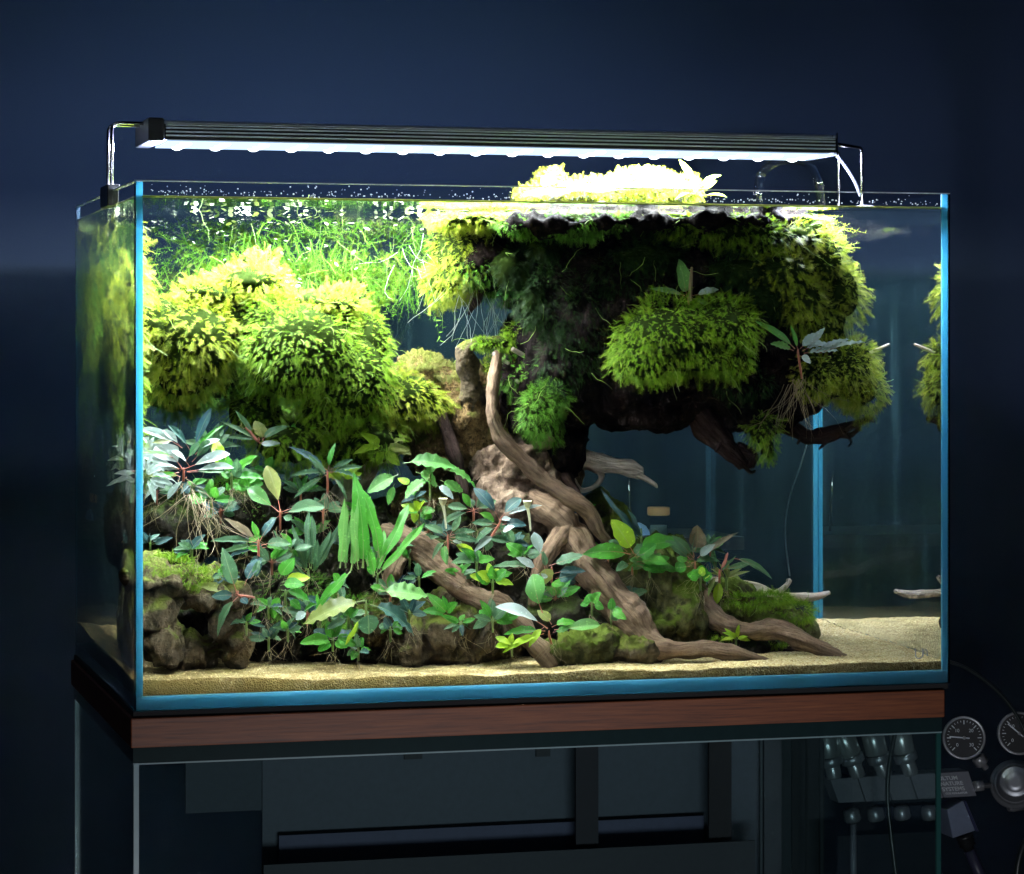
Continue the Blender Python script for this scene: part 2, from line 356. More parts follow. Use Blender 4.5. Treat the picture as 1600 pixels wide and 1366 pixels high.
for i in range(5200):
    x = random.uniform(X0+.004, X1-.004); y = .009+(TD-.02)*random.random()**1.6; z = sand_z(x, y); r = random.choice([.0003, .0004, .0005, .0008])*random.uniform(.8, 1.3); b = len(v); q = [random.uniform(.7, 1.2) for _ in range(6)]
    v += [(x+r*q[0], y, z), (x-r*q[1], y, z), (x, y+r*q[2], z), (x, y-r*q[3], z), (x, y, z+r*q[4]), (x, y, z-r)]; f += [(b+a_, b+c_, b+4) for a_, c_ in ((0, 2), (2, 1), (1, 3), (3, 0))]
gr_ = mesh_obj('sand_grains', v, f, plain('sand_grain', (.45, .34, .17), .7, Specular__IOR__Level=.1), None, False); tag(gr_, 'loose coarse grains lying on the sand bed', 'sand', kind='stuff')
# ------------------------------------------------------------------ stand
tag(boxo('foam_mat', (X0-.001, -.001, -.0042, X1-.002, TD, -.0002), M['mat']), 'thin black foam mat under the aquarium', 'mat')
tag(boxo('wooden_board', (X0-.003, -.004, -.0245, X1-.006, TD+.003, -.0044), M['board'], bev=.0008), 'reddish brown wooden board between aquarium and glass cabinet', 'board')

s = Soup()
boxo('top_edge', (X0, .0, TH, X1, .0045, TH+.0006), plain('bright_top_edge', (.75, .8, .85), .3), tank)  # the rim's bright line put into a near-white strip colour
boxo('top_edge', (X0, .0047, TH, X0+.0045, TD, TH+.0006), bpy.data.materials['bright_top_edge'], tank)
# ------------------------------------------------------------------ LED bar on wire legs
lamp = thing('aquarium_lamp', 'long slim aluminium lamp bar glowing white above the aquarium on bent wire legs', 'lamp', ((LX0+LX1)/2, (LY0+LY1)/2, WL+.011))
bm = bmesh.new(); box(bm, LX0+.011, LY0+.001, LZ0+.001, LX1, LY1-.001, LZ1-.0012)
ho = bm_obj('housing', bm, M['black'], lamp)
for k, (z, h) in enumerate(((LZ0+.0035, .0011), (LZ0+.0062, .0011), (LZ0+.0089, .0011), (LZ0+.0110, .0009), (LZ0+.0128, .0004))):   # extruded fins
    boxo('fin', (LX0+.012, LY0-.0006, z, LX1-.0006, LY0+.0009, z+h), M['alu'], lamp)
for k in range(6):
    y = LY0+.006+k*.0104; boxo('fin', (LX0+.012, y, LZ1-.0011, LX1-.0006, y+.0016, LZ1+.0016), M['alu'], lamp)
boxo('end_cap', (LX0-.001, LY0-.002, LZ0-.0006, LX0+.0105, LY1+.002, LZ1+.003), M['black'], lamp, .0012)
boxo('end_cap', (LX1+.0002, LY0-.001, LZ0-.001, LX1+.0012, LY1+.001, LZ1+.003), M['steel'], lamp)
t = NT('led_diffuser'); c = t.coord(); em = t.n('ShaderNodeEmission', Color=(.55, .75, 1, 1), Strength=1.6).outputs[0]; mled = t.done(em)
t = NT('led_chip'); em = t.n('ShaderNodeEmission', Color=(.80, .90, 1, 1), Strength=9.).outputs[0]; mchip = t.done(em)
s = Soup(); NL = 18
df = boxo('diffuser', (LX0+.013, LY0+.003, LZ0-.0008, LX1-.001, LY1-.004, LZ0+.0004), mled, lamp)
for i in range(NL):
    x = LX0+.028+i*(LX1-LX0-.043)/(NL-1)
    for j in range(3):
        v, f = lathe([(0, .0042), (.0010, .0036), (.0018, .0018)], (x, LY0+.010+j*.022, LZ0-.0008), (0, 0, -1), 12)
        mesh_obj('led_lens', v, f, mchip, lamp)
def wire(pts, r=.0014):
    P = []
    for i, p in enumerate(pts):
        if 0 < i < len(pts)-1:
            a = Vector(pts[i-1]); b = Vector(p); c_ = Vector(pts[i+1]); k = .006
            p0 = b+(a-b).normalized()*k; p1 = b+(c_-b).normalized()*k
            for t_ in (0, .25, .5, .75, 1): P.append((p0*(1-t_)**2+b*2*t_*(1-t_)+p1*t_*t_))
        else: P.append(Vector(p))
    s = Soup(); s.tube([tuple(q) for q in P], r, 12); return s
zc = TH+.001
for sx, xe in ((-1, LX0+.004), (1, LX1+.002)):
    xx = sx*(TW/2+.0008) if sx < 0 else .262
    for dy in (-.010, .010):
        yy = TD/2+dy*(1 if sx < 0 else 1.4)-(.0 if sx < 0 else .0)
        if sx < 0: pts = [(X0+.0005, (LY0+LY1)/2+dy*1.0, zc-.002), (X0+.0005, (LY0+LY1)/2+dy*1.0, LZ1+.0005), (LX0+.003, (LY0+LY1)/2+dy*1.0, LZ1+.0005)]
        else: pts = [(X1-.0008, .190+dy*2.4, zc-.006), (X1-.0008, .190+dy*2.4, LZ0+.010), (LX1+.0005, (LY0+LY1)/2+dy*1.6, LZ0+.010)]
        wire(pts).obj('leg', M['steel'], lamp)
boxo('clamp', (X0-.004, LY0+.012, TH-.011, X0+.005, LY1-.012, TH+.0045), M['black'], lamp, .0006)
boxo('clamp', (X1-.006, .155, TH-.009, X1+.003, .225, TH-.0005), plain('grey_clamp', (.5, .5, .5), .4), lamp, .0006)
tube('power_cord', [(*air(1308, 244, .18), .0013), (*air(1322, 262, .19), .0013), (*air(1336, 285, .20), .0013), (*air(1344, 306, .21), .0013)], plain('grey_cord', (.35, .38, .42), .5), lamp, 8)
# ------------------------------------------------------------------ driftwood and stones
def wpts(rows, yoff=0.):
    out = []
    for r in rows:
        px, py, y, rp = r; p = at(px, py, y+yoff); out.append((p.x, p.y, p.z, rp*.84*mpp(px, y)))
    return out
_ws = [0]
def wood(name, rows, m, parent, seg=16, rough=.16, grain=.14, n=None):
    _ws[0] += 1; L = len(rows); big = max(r[3] for r in rows) > 12
    return tube(name, wpts(rows), m, parent, int(seg*1.6) if big else seg, int((n or max(12, L*9))*1.6), rough*1.4, grain*1.0, _ws[0]*3.7)
def blobs(name, rows, m, parent=None, voxel=.0028, amp=.006, freq=45, amp2=.0022, freq2=160, seed=0, zs=1.):
    """rows: px, py, depth, radius x, radius z (photo pixels), radius y (metres): ellipsoids fused to one lump"""
    bm = bmesh.new()
    for px, py, y, rx, rz, ry in rows:
        s = mpp(px, y); c = at(px, py, y); mat = Matrix.Translation(c)@Matrix.Rotation(-YAW*.8, 4, 'Z')@Matrix.Diagonal((rx*s, ry, rz*s, 1))
        bmesh.ops.create_icosphere(bm, subdivisions=4, radius=1, matrix=mat)
    me = bpy.data.meshes.new(name); bm.to_mesh(me); bm.free()
    o = bpy.data.objects.new(name, me); link(o)
    md = o.modifiers.new('r', 'REMESH'); md.mode = 'VOXEL'; md.voxel_size = voxel; md.use_smooth_shade = True
    dg = bpy.context.evaluated_depsgraph_get(); me2 = bpy.data.meshes.new_from_object(o.evaluated_get(dg)); o.modifiers.clear(); o.data = me2; bpy.data.meshes.remove(me)
    me2.name = name; nv = len(me2.vertices); sd = Vector((seed*5.1, 0, 0))
    co = np.empty(nv*3); me2.vertices.foreach_get('co', co); co = co.reshape(-1, 3); no = np.empty(nv*3); me2.vertices.foreach_get('normal', no); no = no.reshape(-1, 3)
    d = np.empty(nv)
    for i in range(nv):
        p = Vector(co[i]); p.z *= zs; a = noise.noise(p*freq+sd); b = noise.noise(p*freq2+sd); r = 1-abs(noise.noise(p*freq*1.9-sd))*2
        d[i] = amp*(a+.45*r-.2)+amp2*(b+.6*(noise.noise(p*freq2*2.3)))
    co += no*d[:, None]; me2.vertices.foreach_set('co', co.ravel().astype(np.float32)); me2.update()
    me2.materials.clear(); me2.materials.append(m); me2.polygons.foreach_set('use_smooth', np.full(len(me2.polygons), True))
    child_fix(o, parent); return o
def stone(label, rows, m, group=None, name='stone', **kw):
    kw.setdefault('voxel', .0024); kw.setdefault('amp', .014); kw.setdefault('freq', 42); kw.setdefault('amp2', .0045); kw.setdefault('zs', .55); kw.setdefault('freq2', 130)
    return tag(blobs(name, rows, m, None, **kw), label, 'stone', group)

drift = thing('driftwood', 'huge dark driftwood tree stump with overhanging crown and spreading roots', 'driftwood', at(860, 900, .17))
blobs('crown_wood', [(960, 352, .14, 150, 20, .085), (1100, 350, .14, 150, 20, .085), (860, 356, .14, 90, 18, .085), (1200, 366, .14, 60, 22, .07), (880, 560, .16, 95, 110, .065), (960, 480, .15, 150, 120, .075), (1080, 470, .145, 140, 105, .075), (1180, 540, .135, 90, 90, .06), (1000, 600, .15, 120, 72, .06),  # flat top lumps: a roof added to shade the crown's front
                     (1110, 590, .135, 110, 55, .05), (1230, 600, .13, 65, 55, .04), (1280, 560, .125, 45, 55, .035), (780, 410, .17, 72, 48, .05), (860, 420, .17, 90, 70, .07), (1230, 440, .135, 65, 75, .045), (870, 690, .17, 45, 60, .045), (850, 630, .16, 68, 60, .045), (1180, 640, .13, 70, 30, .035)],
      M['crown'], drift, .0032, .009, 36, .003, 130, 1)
blobs('trunk', [(850, 660, .18, 60, 70, .05), (850, 740, .18, 55, 60, .05), (800, 740, .17, 55, 60, .045), (790, 790, .16, 60, 50, .05), (840, 800, .16, 50, 50, .045), (770, 720, .165, 35, 35, .03)],
      M['trunk'], drift, .0022, .006, 70, .0025, 190, 2)
W_ = M['wood']; WP = M['wood_pale']; WD = M['wood_dark']
wood('root', [(868, 812, .125, 26), (890, 838, .115, 30), (915, 880, .10, 29), (950, 920, .09, 27), (985, 965, .075, 30), (1010, 1000, .065, 24), (1050, 1016, .055, 17), (1100, 1014, .052, 15), (1150, 1024, .048, 13), (1195, 1036, .045, 9), (1226, 1041, .043, 4)], W_, drift, 22, .20, .13, 110)
wood('root', [(885, 830, .112, 22), (862, 855, .10, 18), (845, 885, .09, 13), (835, 915, .085, 11), (832, 945, .085, 9)], W_, drift)
wood('root', [(815, 768, .14, 12), (838, 782, .125, 22), (868, 806, .115, 26), (890, 835, .112, 22), (905, 858, .108, 14)], W_, drift)
wood('root', [(778, 552, .128, 9), (774, 575, .12, 11), (770, 596, .11, 11), (768, 622, .105, 11), (770, 655, .10, 12), (785, 688, .10, 14), (812, 716, .10, 15), (845, 748, .10, 15), (885, 775, .10, 15), (918, 798, .105, 14), (935, 830, .11, 11), (960, 858, .12, 9)], W_, drift, 18, .14, .12, 90)
wood('root', [(905, 790, .115, 9), (918, 820, .125, 10), (940, 850, .13, 9), (960, 860, .13, 7)], WD, drift)
wood('root', [(1072, 880, .125, 16), (1085, 915, .115, 21), (1102, 948, .105, 20), (1130, 974, .095, 20), (1165, 984, .09, 18), (1210, 986, .085, 16), (1250, 998, .075, 16), (1285, 1015, .068, 14), (1308, 1026, .065, 13), (1322, 1028, .064, 8)], W_, drift, 22, .2, .13, 100)
wood('root', [(1130, 968, .12, 10), (1160, 985, .12, 10), (1200, 1010, .11, 8), (1250, 1018, .10, 6), (1290, 1018, .09, 4)], WD, drift)
wood('root', [(910, 880, .085, 9), (935, 908, .08, 9), (960, 938, .078, 8), (985, 975, .075, 6)], W_, drift)
wood('root', [(600, 835, .115, 22), (640, 848, .10, 27), (672, 872, .09, 27), (702, 905, .08, 24), (740, 932, .072, 21), (782, 948, .066, 20), (808, 975, .06, 20), (835, 1005, .055, 19), (862, 1045, .048, 15)], W_, drift, 22, .2, .14, 100)
wood('root', [(628, 870, .09, 12), (612, 900, .085, 15), (600, 930, .085, 14)], W_, drift)
wood('root', [(898, 936, .085, 4), (930, 948, .082, 5), (950, 965, .08, 5), (957, 990, .078, 4), (945, 1012, .076, 3)], W_, drift, 10)
wood('root', [(957, 972, .08, 3), (972, 958, .08, 3), (992, 960, .08, 3)], W_, drift, 8)
wood('root', [(690, 650, .15, 12), (708, 700, .14, 12), (720, 745, .135, 11), (732, 790, .13, 11), (748, 812, .13, 9)], WD, drift)
wood('root', [(900, 690, .15, 12), (880, 730, .14, 12), (900, 770, .13, 10), (912, 800, .13, 8)], WD, drift)
wood('branch', [(735, 665, .16, 22), (738, 620, .15, 21), (732, 575, .145, 20), (727, 548, .142, 17), (745, 537, .14, 12), (780, 534, .14, 11), (815, 530, .145, 12), (838, 505, .15, 13), (852, 470, .16, 20)], M['rock_dark'], drift, 16, .18, .1, 70)
wood('branch', [(888, 700, .17, 26), (910, 716, .165, 22), (935, 725, .16, 17), (960, 729, .155, 14), (985, 731, .155, 16), (1002, 738, .155, 11)], WP, drift)
wood('branch', [(985, 738, .155, 6), (1005, 746, .15, 5), (1022, 756, .15, 4), (1027, 762, .15, 2)], WP, drift, 8)
wood('branch', [(925, 722, .162, 10), (938, 738, .158, 7), (938, 750, .158, 5), (926, 762, .158, 4), (908, 766, .16, 5), (895, 750, .16, 6)], WP, drift, 10)
wood('branch', [(1085, 630, .125, 30), (1105, 665, .125, 24), (1130, 695, .125, 19), (1150, 715, .125, 16), (1162, 728, .125, 12)], WD, drift)
wood('branch', [(1150, 700, .125, 12), (1175, 712, .125, 9), (1172, 730, .125, 8)], WD, drift, 10)
wood('branch', [(1180, 640, .13, 22), (1230, 665, .128, 17), (1265, 684, .125, 12), (1300, 678, .125, 14), (1330, 664, .125, 8), (1362, 655, .125, 4)], WD, drift)
wood('branch', [(1300, 678, .125, 8), (1328, 680, .125, 5), (1342, 668, .125, 4), (1338, 660, .125, 2)], WD, drift, 8)
wood('branch', [(1275, 685, .125, 6), (1288, 692, .158, 4), (1280, 702, .158, 2)], WD, drift, 8)
wood('branch', [(735, 430, .16, 14), (748, 460, .15, 10), (738, 480, .15, 6), (732, 492, .15, 2)], WD, drift, 10)
for pts in ([(800, 545), (845, 572), (868, 596), (892, 612), (905, 618)], [(892, 612), (902, 626), (906, 640)], [(838, 592), (860, 600), (878, 590), (900, 598)], [(878, 612), (874, 634)], [(806, 594), (822, 608), (828, 630), (834, 642)], [(846, 562), (850, 548), (853, 540)], [(770, 552), (795, 568)]):
    n_ = len(pts); wood('twig', [(a, b, .125, 4.2-2.2*i/n_) for i, (a, b) in enumerate(pts)], WP if pts[0][0] != 846 else W_, drift, 7)
for pts in ([(1345, 658), (1358, 652), (1366, 660)], [(1318, 675), (1330, 690), (1326, 698)], [(1160, 726), (1172, 738), (1180, 736)], [(1240, 668), (1250, 684), (1246, 694)], [(1128, 690), (1118, 706)], [(1330, 566), (1362, 550), (1390, 538)]):
    n_ = len(pts); wood('twig', [(a, b, .118, 3.6-2.2*i/n_) for i, (a, b) in enumerate(pts)], WP if pts[0][0] > 1320 and pts[0][1] < 600 else WD, drift, 7)
# the pale branch out to the right, mirrored in the end glass
pale = thing('driftwood_branch', 'pale forked driftwood branch reaching right above the bare sand', 'branch', at(1180, 925, .27))
wood('limb', [(1110, 908, .205, 9), (1145, 912, .21, 9), (1180, 918, .215, 8), (1210, 930, .22, 8), (1245, 932, .223, 7), (1275, 932, .225, 7), (1296, 926, .227, 4)], WP, pale)
wood('fork', [(1208, 928, .22, 5), (1222, 921, .22, 5), (1231, 912, .22, 5), (1233, 906, .22, 6)], WP, pale, 10)
log = thing('driftwood_log', 'thick pale weathered log leaning behind the left plants', 'log', at(560, 760, .19))
wood('log_body', [(520, 800, .18, 24), (545, 765, .19, 24), (575, 728, .20, 22), (610, 700, .21, 20), (645, 672, .22, 17)], WP, log)
# stones
stone('craggy mossy stone touching the left front corner', [(250, 905, .055, 44, 26, .032), (246, 950, .06, 30, 45, .028), (262, 1000, .065, 34, 38, .028)], M['rock_dark'], seed=3, amp=.012, voxel=.0019)
stone('leaning ridged stone right of the left corner stone', [(330, 925, .06, 52, 26, .028), (348, 970, .07, 27, 48, .024), (362, 1008, .07, 24, 34, .02), (312, 1018, .085, 34, 28, .02)], M['rock_dark'], seed=23, amp=.012, voxel=.0019)
stone('dark stone in the shade under the lowest left plants', [(450, 965, .14, 90, 70, .05), (540, 990, .14, 90, 60, .05), (400, 930, .14, 60, 60, .04)], M['rock_shaded'], seed=4)
stone('olive fluted stone under the broken left root', [(640, 1000, .10, 45, 50, .03), (690, 990, .10, 60, 52, .035), (750, 1005, .11, 50, 45, .04), (610, 970, .11, 40, 40, .04)], M['rock_dark'], seed=5, freq=55)
stone('golden pitted stone face behind the curved root', [(670, 620, .20, 60, 60, .04), (730, 650, .18, 60, 70, .035), (700, 700, .19, 60, 50, .04), (655, 590, .21, 40, 30, .03), (760, 690, .175, 45, 40, .03)], M['rock_tan'], seed=6, amp=.006, amp2=.004, freq2=240)
stone('shaded brown stone behind the hanging plant roots on the left', [(320, 820, .16, 80, 50, .05), (390, 800, .15, 50, 45, .04), (260, 830, .17, 50, 50, .05)], M['rock_shaded'], seed=7)
stone('dark stone behind the fern leaves', [(470, 820, .19, 80, 60, .05), (560, 850, .18, 70, 60, .05), (420, 880, .17, 60, 50, .04), (500, 900, .16, 90, 60, .05)], M['rock_shaded'], seed=8)
stone('dark stone filling the hollow between the roots', [(700, 860, .16, 80, 60, .05), (790, 880, .15, 80, 70, .05), (850, 960, .12, 70, 60, .04), (880, 900, .14, 60, 60, .04), (950, 980, .11, 60, 45, .035)], M['rock_shaded'], seed=9)
stone('tall olive stone between the two right roots', [(1040, 930, .13, 50, 70, .04), (1060, 970, .12, 50, 50, .035), (1010, 905, .15, 50, 50, .04), (1020, 985, .11, 45, 30, .03)], M['rock_green'], seed=10, freq=50)
stone('low mossy green stone beside the rear glass corner', [(1180, 975, .17, 58, 34, .035), (1225, 984, .17, 44, 26, .03), (1140, 960, .18, 45, 38, .035)], M['rock_green'], seed=11)
stone('low honeycombed brown stone behind the front plant', [(915, 1015, .065, 55, 28, .022), (880, 1018, .06, 35, 22, .02)], M['rock_green'], seed=12, amp=.007, freq=110, amp2=.003, freq2=200)
stone('small ochre mossy stone right of the trunk', [(955, 815, .19, 32, 30, .025), (935, 790, .20, 26, 25, .02)], M['rock_green'], seed=13, amp=.005)
stone('rounded grey stone touching the sand under the long root', [(990, 1015, .07, 45, 25, .025), (960, 1000, .08, 35, 22, .02)], M['rock_dark'], seed=14, amp=.004)
stone('dark stone at the foot of the right root', [(1130, 1000, .12, 50, 28, .03), (1170, 1010, .12, 45, 20, .03)], M['rock_shaded'], seed=15, amp=.004)
stone('ochre stone behind the upright flower stalk', [(660, 800, .19, 60, 40, .04), (700, 790, .19, 50, 36, .035)], M['rock_tan'], seed=16, amp=.005)

stone('filler stone for the dark hollow behind the two left front stones', [(292, 970, .115, 60, 50, .03)], M['rock_shaded'], seed=31)  # added filler, the hollow's shade put into its dark colour
# ------------------------------------------------------------------ moss
def frond_proto(pairs=10, L=1., w=.34, droop=.25):
    """one spray: stem along +x, leaflets in the xy plane, bending to -z"""
    v = []; f = []
    def z(x): return -droop*x*x
    b = 0; v += [(0, -.02, 0), (0, .02, 0), (.5, -.014, z(.5)), (.5, .014, z(.5)), (1, 0, z(1))]; f += [(0, 2, 3), (0, 3, 1), (2, 4, 3)]
    for i in range(pairs):
        x = .14+.80*i/pairs; l = w*(1-.55*i/pairs)
        for s in (-1, 1):
            b = len(v); v += [(x, 0, z(x)), (x+.034, 0, z(x+.034)), (x+l*.80, s*l, z(x)-.10*l)]; f.append((b, b+1, b+2) if s > 0 else (b, b+2, b+1))
    return np.array(v, np.float32), np.array(f, np.int32)
def needle_proto():
    """a longer stringy shoot with short needles all round"""
    v = [(0, -.012, 0), (0, .012, 0), (.5, -.010, -.06), (.5, .010, -.06), (1, 0, -.24)]; f = [(0, 2, 3), (0, 3, 1), (2, 4, 3)]
    for i in range(12):
        x = .08+.9*i/12; a = i*2.4; l = .10
        b = len(v); z = -.24*x*x; v += [(x, 0, z), (x+.03, 0, z), (x+.07, l*math.cos(a), z+l*math.sin(a))]; f.append((b, b+1, b+2))
    return np.array(v, np.float32), np.array(f, np.int32)
PROTO = {'frond': frond_proto(), 'star': frond_proto(6, 1, .42, .35), 'needle': needle_proto()}
def scatter(name, P, D, N, S, m, kind='frond', parent=None, tip=.3):
    """P points, D directions, N normals, S sizes; writes ONE mesh with a tint per spray"""
    pv, pf = PROTO[kind]; n = len(P)
    D = D/np.linalg.norm(D, axis=1)[:, None]; B = np.cross(N, D); B /= np.linalg.norm(B, axis=1)[:, None]+1e-9; N = np.cross(D, B)
    S = S[:, None, None]; k = len(pv)
    V = P[:, None]+S*(pv[None, :, 0:1]*D[:, None]+pv[None, :, 1:2]*B[:, None]+pv[None, :, 2:3]*N[:, None])
    F = (pf[None]+(np.arange(n)*k)[:, None, None]).reshape(-1, 3)
    o = mesh_obj(name, V.reshape(-1, 3), F, m, parent, True)
    me = o.data; a = me.color_attributes.new('tint', 'FLOAT_COLOR', 'POINT')
    col = np.ones((n, k, 4), np.float32); col[..., 0] = np.clip(rng.beta(2, 2, n), 0, 1)[:, None]; col[..., 1] = (pv[:, 0]**2)[None]*tip+(rng.random(n)**3*.5)[:, None]*pv[:, 0][None]
    a.data.foreach_set('color', col.ravel()); o['kind'] = 'stuff'; return o
def cushion(label, rows, m, size=.010, dens=1.5, kind='frond', out=1., down=.45, core=True, toward=.25, tip=.35, name='moss_cushion', top=WL-.0015, cat='moss', cm=None, wid=.35, world=False):
    """rows of ellipsoids: px, py, depth, rx, rz (photo px), ry (m); sprays stand on their joint outside"""
    E = []
    size *= .60 if kind != 'needle' else 1
    for px, py, y, rx, rz, ry in rows:
        if world: E.append((np.array((px, py, y)), np.array((rx, ry, rz)))); continue
        s = mpp(px, y); E.append((np.array((air if top > WL else at)(px, py, y)), np.array((rx*s, ry, rz*s))))
    root = thing(name, label, cat, tuple(E[0][0]-np.array((0, 0, E[0][1][2]))))
    if core:
        bm = bmesh.new()
        for c, r in E: bmesh.ops.create_icosphere(bm, subdivisions=3, radius=1, matrix=Matrix.Translation(c)@Matrix.Diagonal((*(np.maximum(r-.0035, r*.72)), 1)))
        for q in bm.verts: q.co += Vector([noise.noise(q.co*90+Vector((k*9, 0, 0)))*.004 for k in range(3)]); q.co.z = min(q.co.z, top-.002)
        bm_obj('moss_base', bm, cm or M['moss_core'], root, True)
    Ps = []; Ns = []
    for i, (c, r) in enumerate(E):
        A = 4*math.pi*((r[0]*r[1])**1.6/3+(r[0]*r[2])**1.6/3+(r[1]*r[2])**1.6/3)**(1/1.6)
        n = int(A/(size*wid)**2*.5*dens*(1.5 if kind != 'needle' else 1)); u = rng.normal(size=(n, 3)); u /= np.linalg.norm(u, axis=1)[:, None]
        N = u/r; N /= np.linalg.norm(N, axis=1)[:, None]; sh = rng.uniform(.80, 1.03, n)[:, None]; P = c+u*r*sh
        nz = np.array([noise.noise(Vector(q*55)) for q in P]); n2 = np.array([noise.noise(Vector(q*28)) for q in P]); P += N*(nz*size*.8+n2*(size*.5+.005))[:, None]
        keep = (P[:, 2] < top)&(P[:, 2] > .018)&(P[:, 1] > .004)&(P[:, 1] < TD-.008)&(P[:, 0] > X0+.004)&(N[:, 1] < .75)
        for j, (c2, r2) in enumerate(E):
            if j != i: keep &= ((((P-c2)/(r2*.86))**2).sum(1) > 1)
        Ps.append(P[keep]); Ns.append(N[keep])
    P = np.vstack(Ps); N = np.vstack(Ns); n = len(P)
    D = N*out+rng.normal(size=(n, 3))*.38+np.array([0, 0, -down])*(1-.5*np.clip(N[:, 2:3], 0, 1))+np.array([0, -toward, 0])
    up = N+np.array([0, -.25, .55])+rng.normal(size=(n, 3))*.3
    S = size*rng.uniform(.55, 1.25, n)*np.where(rng.random(n) < .06, 1.7, 1)
    Dn = D/np.linalg.norm(D, axis=1)[:, None]; over = P[:, 2]+Dn[:, 2]*S > top+.001; D[over, 2] = -.05
    ox = P[:, 0]+Dn[:, 0]*S < X0+.004; D[ox, 0] = np.abs(D[ox, 0])*.3+.02; P[ox, 0] = np.maximum(P[ox, 0], X0+.006)
    lowy = P[:, 1]+Dn[:, 1]*S < .003; D[lowy, 1] = .05
    scatter('fronds', P, D, up, S, m, kind, root, tip)
    if kind != 'needle' and top < WL:
        sp = Soup()
        for i in rng.choice(n, max(3, n//160)):
            q = P[i].copy(); d = Dn[i].copy(); L = size*rng.uniform(1.6, 4.2); pts = [q.copy()]
            for k in range(6):
                d = d+rng.normal(size=3)*.28+np.array([0, 0, -.06]); d /= np.linalg.norm(d); q = q+d*L/6; q[2] = min(q[2], top); q[1] = max(q[1], .003); q[0] = min(max(q[0], X0+.002), X1-.002); pts.append(q.copy())
            sp.tube(pts, np.linspace(.0003, .00012, 7), 3)
        sp.obj('stray_strands', M['strand'], root)['kind'] = 'stuff'
    return root
M['moss_dim'] = mk_moss('dark_shade_moss', (.005, .014, .004), (.013, .034, .006), (.03, .06, .012))  # dark copy of the green moss, crown shade put into its colour
M['strand'] = plain('stray_moss_strand', (.16, .25, .03), .6)
M['strand_moss'] = mk_moss('olive_short_moss', (.05, .06, .012), (.13, .14, .03), (.26, .24, .08))
M['moss_white'] = mk_moss('overlit_emersed_moss', (.50, .50, .40), (.68, .68, .60), (.82, .82, .78))  # burnt-out lamp light put into the moss colour
G, GR, MG = M['moss_gold'], M['moss_green'], M['moss_mid']
cushion('big golden moss mound at the far left, bright on top', [(300, 535, 0.165, 75, 68, .045), (250, 520, 0.175, 50, 60, .04), (345, 500, 0.185, 60, 60, .04), (290, 590, 0.165, 50, 35, .03)], G, .013, 1.0, down=.6)
cushion('rounded golden green moss mound left of centre', [(470, 550, 0.145, 98, 82, .05), (540, 590, 0.145, 70, 75, .045), (420, 510, 0.165, 60, 50, .04), (560, 540, 0.165, 50, 60, .04), (510, 640, 0.145, 45, 40, .03)], MG, .0105, 1.0, down=.55)
cushion('low yellow green moss slope running down to the golden stone', [(620, 625, 0.165, 70, 48, .035), (670, 640, 0.165, 38, 25, .02), (590, 665, 0.175, 40, 40, .03)], G, .012, 1.0, down=.7)
cushion('pale sunlit moss crest on the back of the left mounds', [(390, 440, 0.17, 60, 28, .03), (330, 460, 0.17, 60, 26, .03), (510, 475, 0.15, 60, 22, .03), (400, 410, 0.19, 28, 22, .02)], G, .011, .9, down=.1, toward=.0)
cushion('golden moss fringe on the left end of the dark crown', [(722, 400, 0.17, 50, 60, .04), (765, 350, 0.17, 60, 24, .04), (700, 440, 0.17, 28, 28, .03)], G, .011, 1.1, down=.5)
cushion('green moss tufts hanging under the left end of the crown', [(752, 420, 0.14, 30, 22, .015), (775, 455, 0.15, 24, 14, .015)], GR, .010, 1., down=.9)
cushion('thin moss strip along the top middle of the crown', [(880, 348, .095, 70, 16, .03), (945, 345, .095, 45, 15, .03), (820, 352, .10, 50, 16, .03)], GR, .010, 1., down=.3)
cushion('yellow green moss tufts at the top right of the crown', [(1075, 350, .09, 50, 26, .03), (1130, 358, .09, 50, 30, .03), (1180, 370, .09, 50, 34, .03)], MG, .011, 1., down=.3)
cushion('long bright moss draping the right shoulder of the crown', [(1225, 378, .11, 58, 42, .04), (1270, 415, .115, 48, 50, .04), (1215, 430, .09, 55, 40, .03), (1300, 460, .12, 42, 50, .04), (1275, 500, .11, 48, 50, .035), (1240, 470, .09, 45, 45, .03)], G, .014, 1., down=.45)
cushion('dim green moss in the shade of the right shoulder', [(1190, 450, 0.16, 50, 45, .03), (1215, 480, 0.128, 50, 40, .03)], GR, .014, .8, down=.6)
cushion('pale moss ridge touching the water surface at the top right', [(1215, 345, 0.128, 60, 26, .04), (1255, 365, 0.128, 40, 30, .04)], G, .014, 1., down=.1, kind='needle')
cushion('yellow green moss ball low on the right end of the crown', [(1310, 580, 0.11, 52, 46, .035), (1345, 610, 0.12, 30, 30, .03), (1270, 585, 0.095, 38, 38, .03), (1330, 560, 0.12, 35, 28, .03)], G, .0105, 1.1, down=.5)
cushion('wide green moss pad on the dark face of the crown', [(1050, 530, .05, 88, 55, .03), (1125, 512, .052, 62, 44, .03), (1008, 560, .05, 52, 38, .025), (1100, 560, .055, 75, 28, .025)], MG, .0105, 1.05, down=.55)
cushion('small bright green moss ball hanging on a twig before the trunk', [(843, 645, 0.1, 34, 38, .018), (862, 625, 0.105, 24, 24, .015)], GR, .0095, 1.3, down=.45, kind='star')
cushion('moss tuft hanging from the knobbed branch', [(1192, 672, .095, 26, 24, .014), (1200, 700, .095, 14, 24, .01)], MG, .0095, 1., down=.5)
cushion('sparse dark moss wisps on the thin twigs', [(815, 585, 0.13, 48, 30, .015), (850, 560, 0.13, 32, 24, .012), (870, 575, 0.125, 24, 20, .010)], GR, .010, .55, down=.3, core=False)
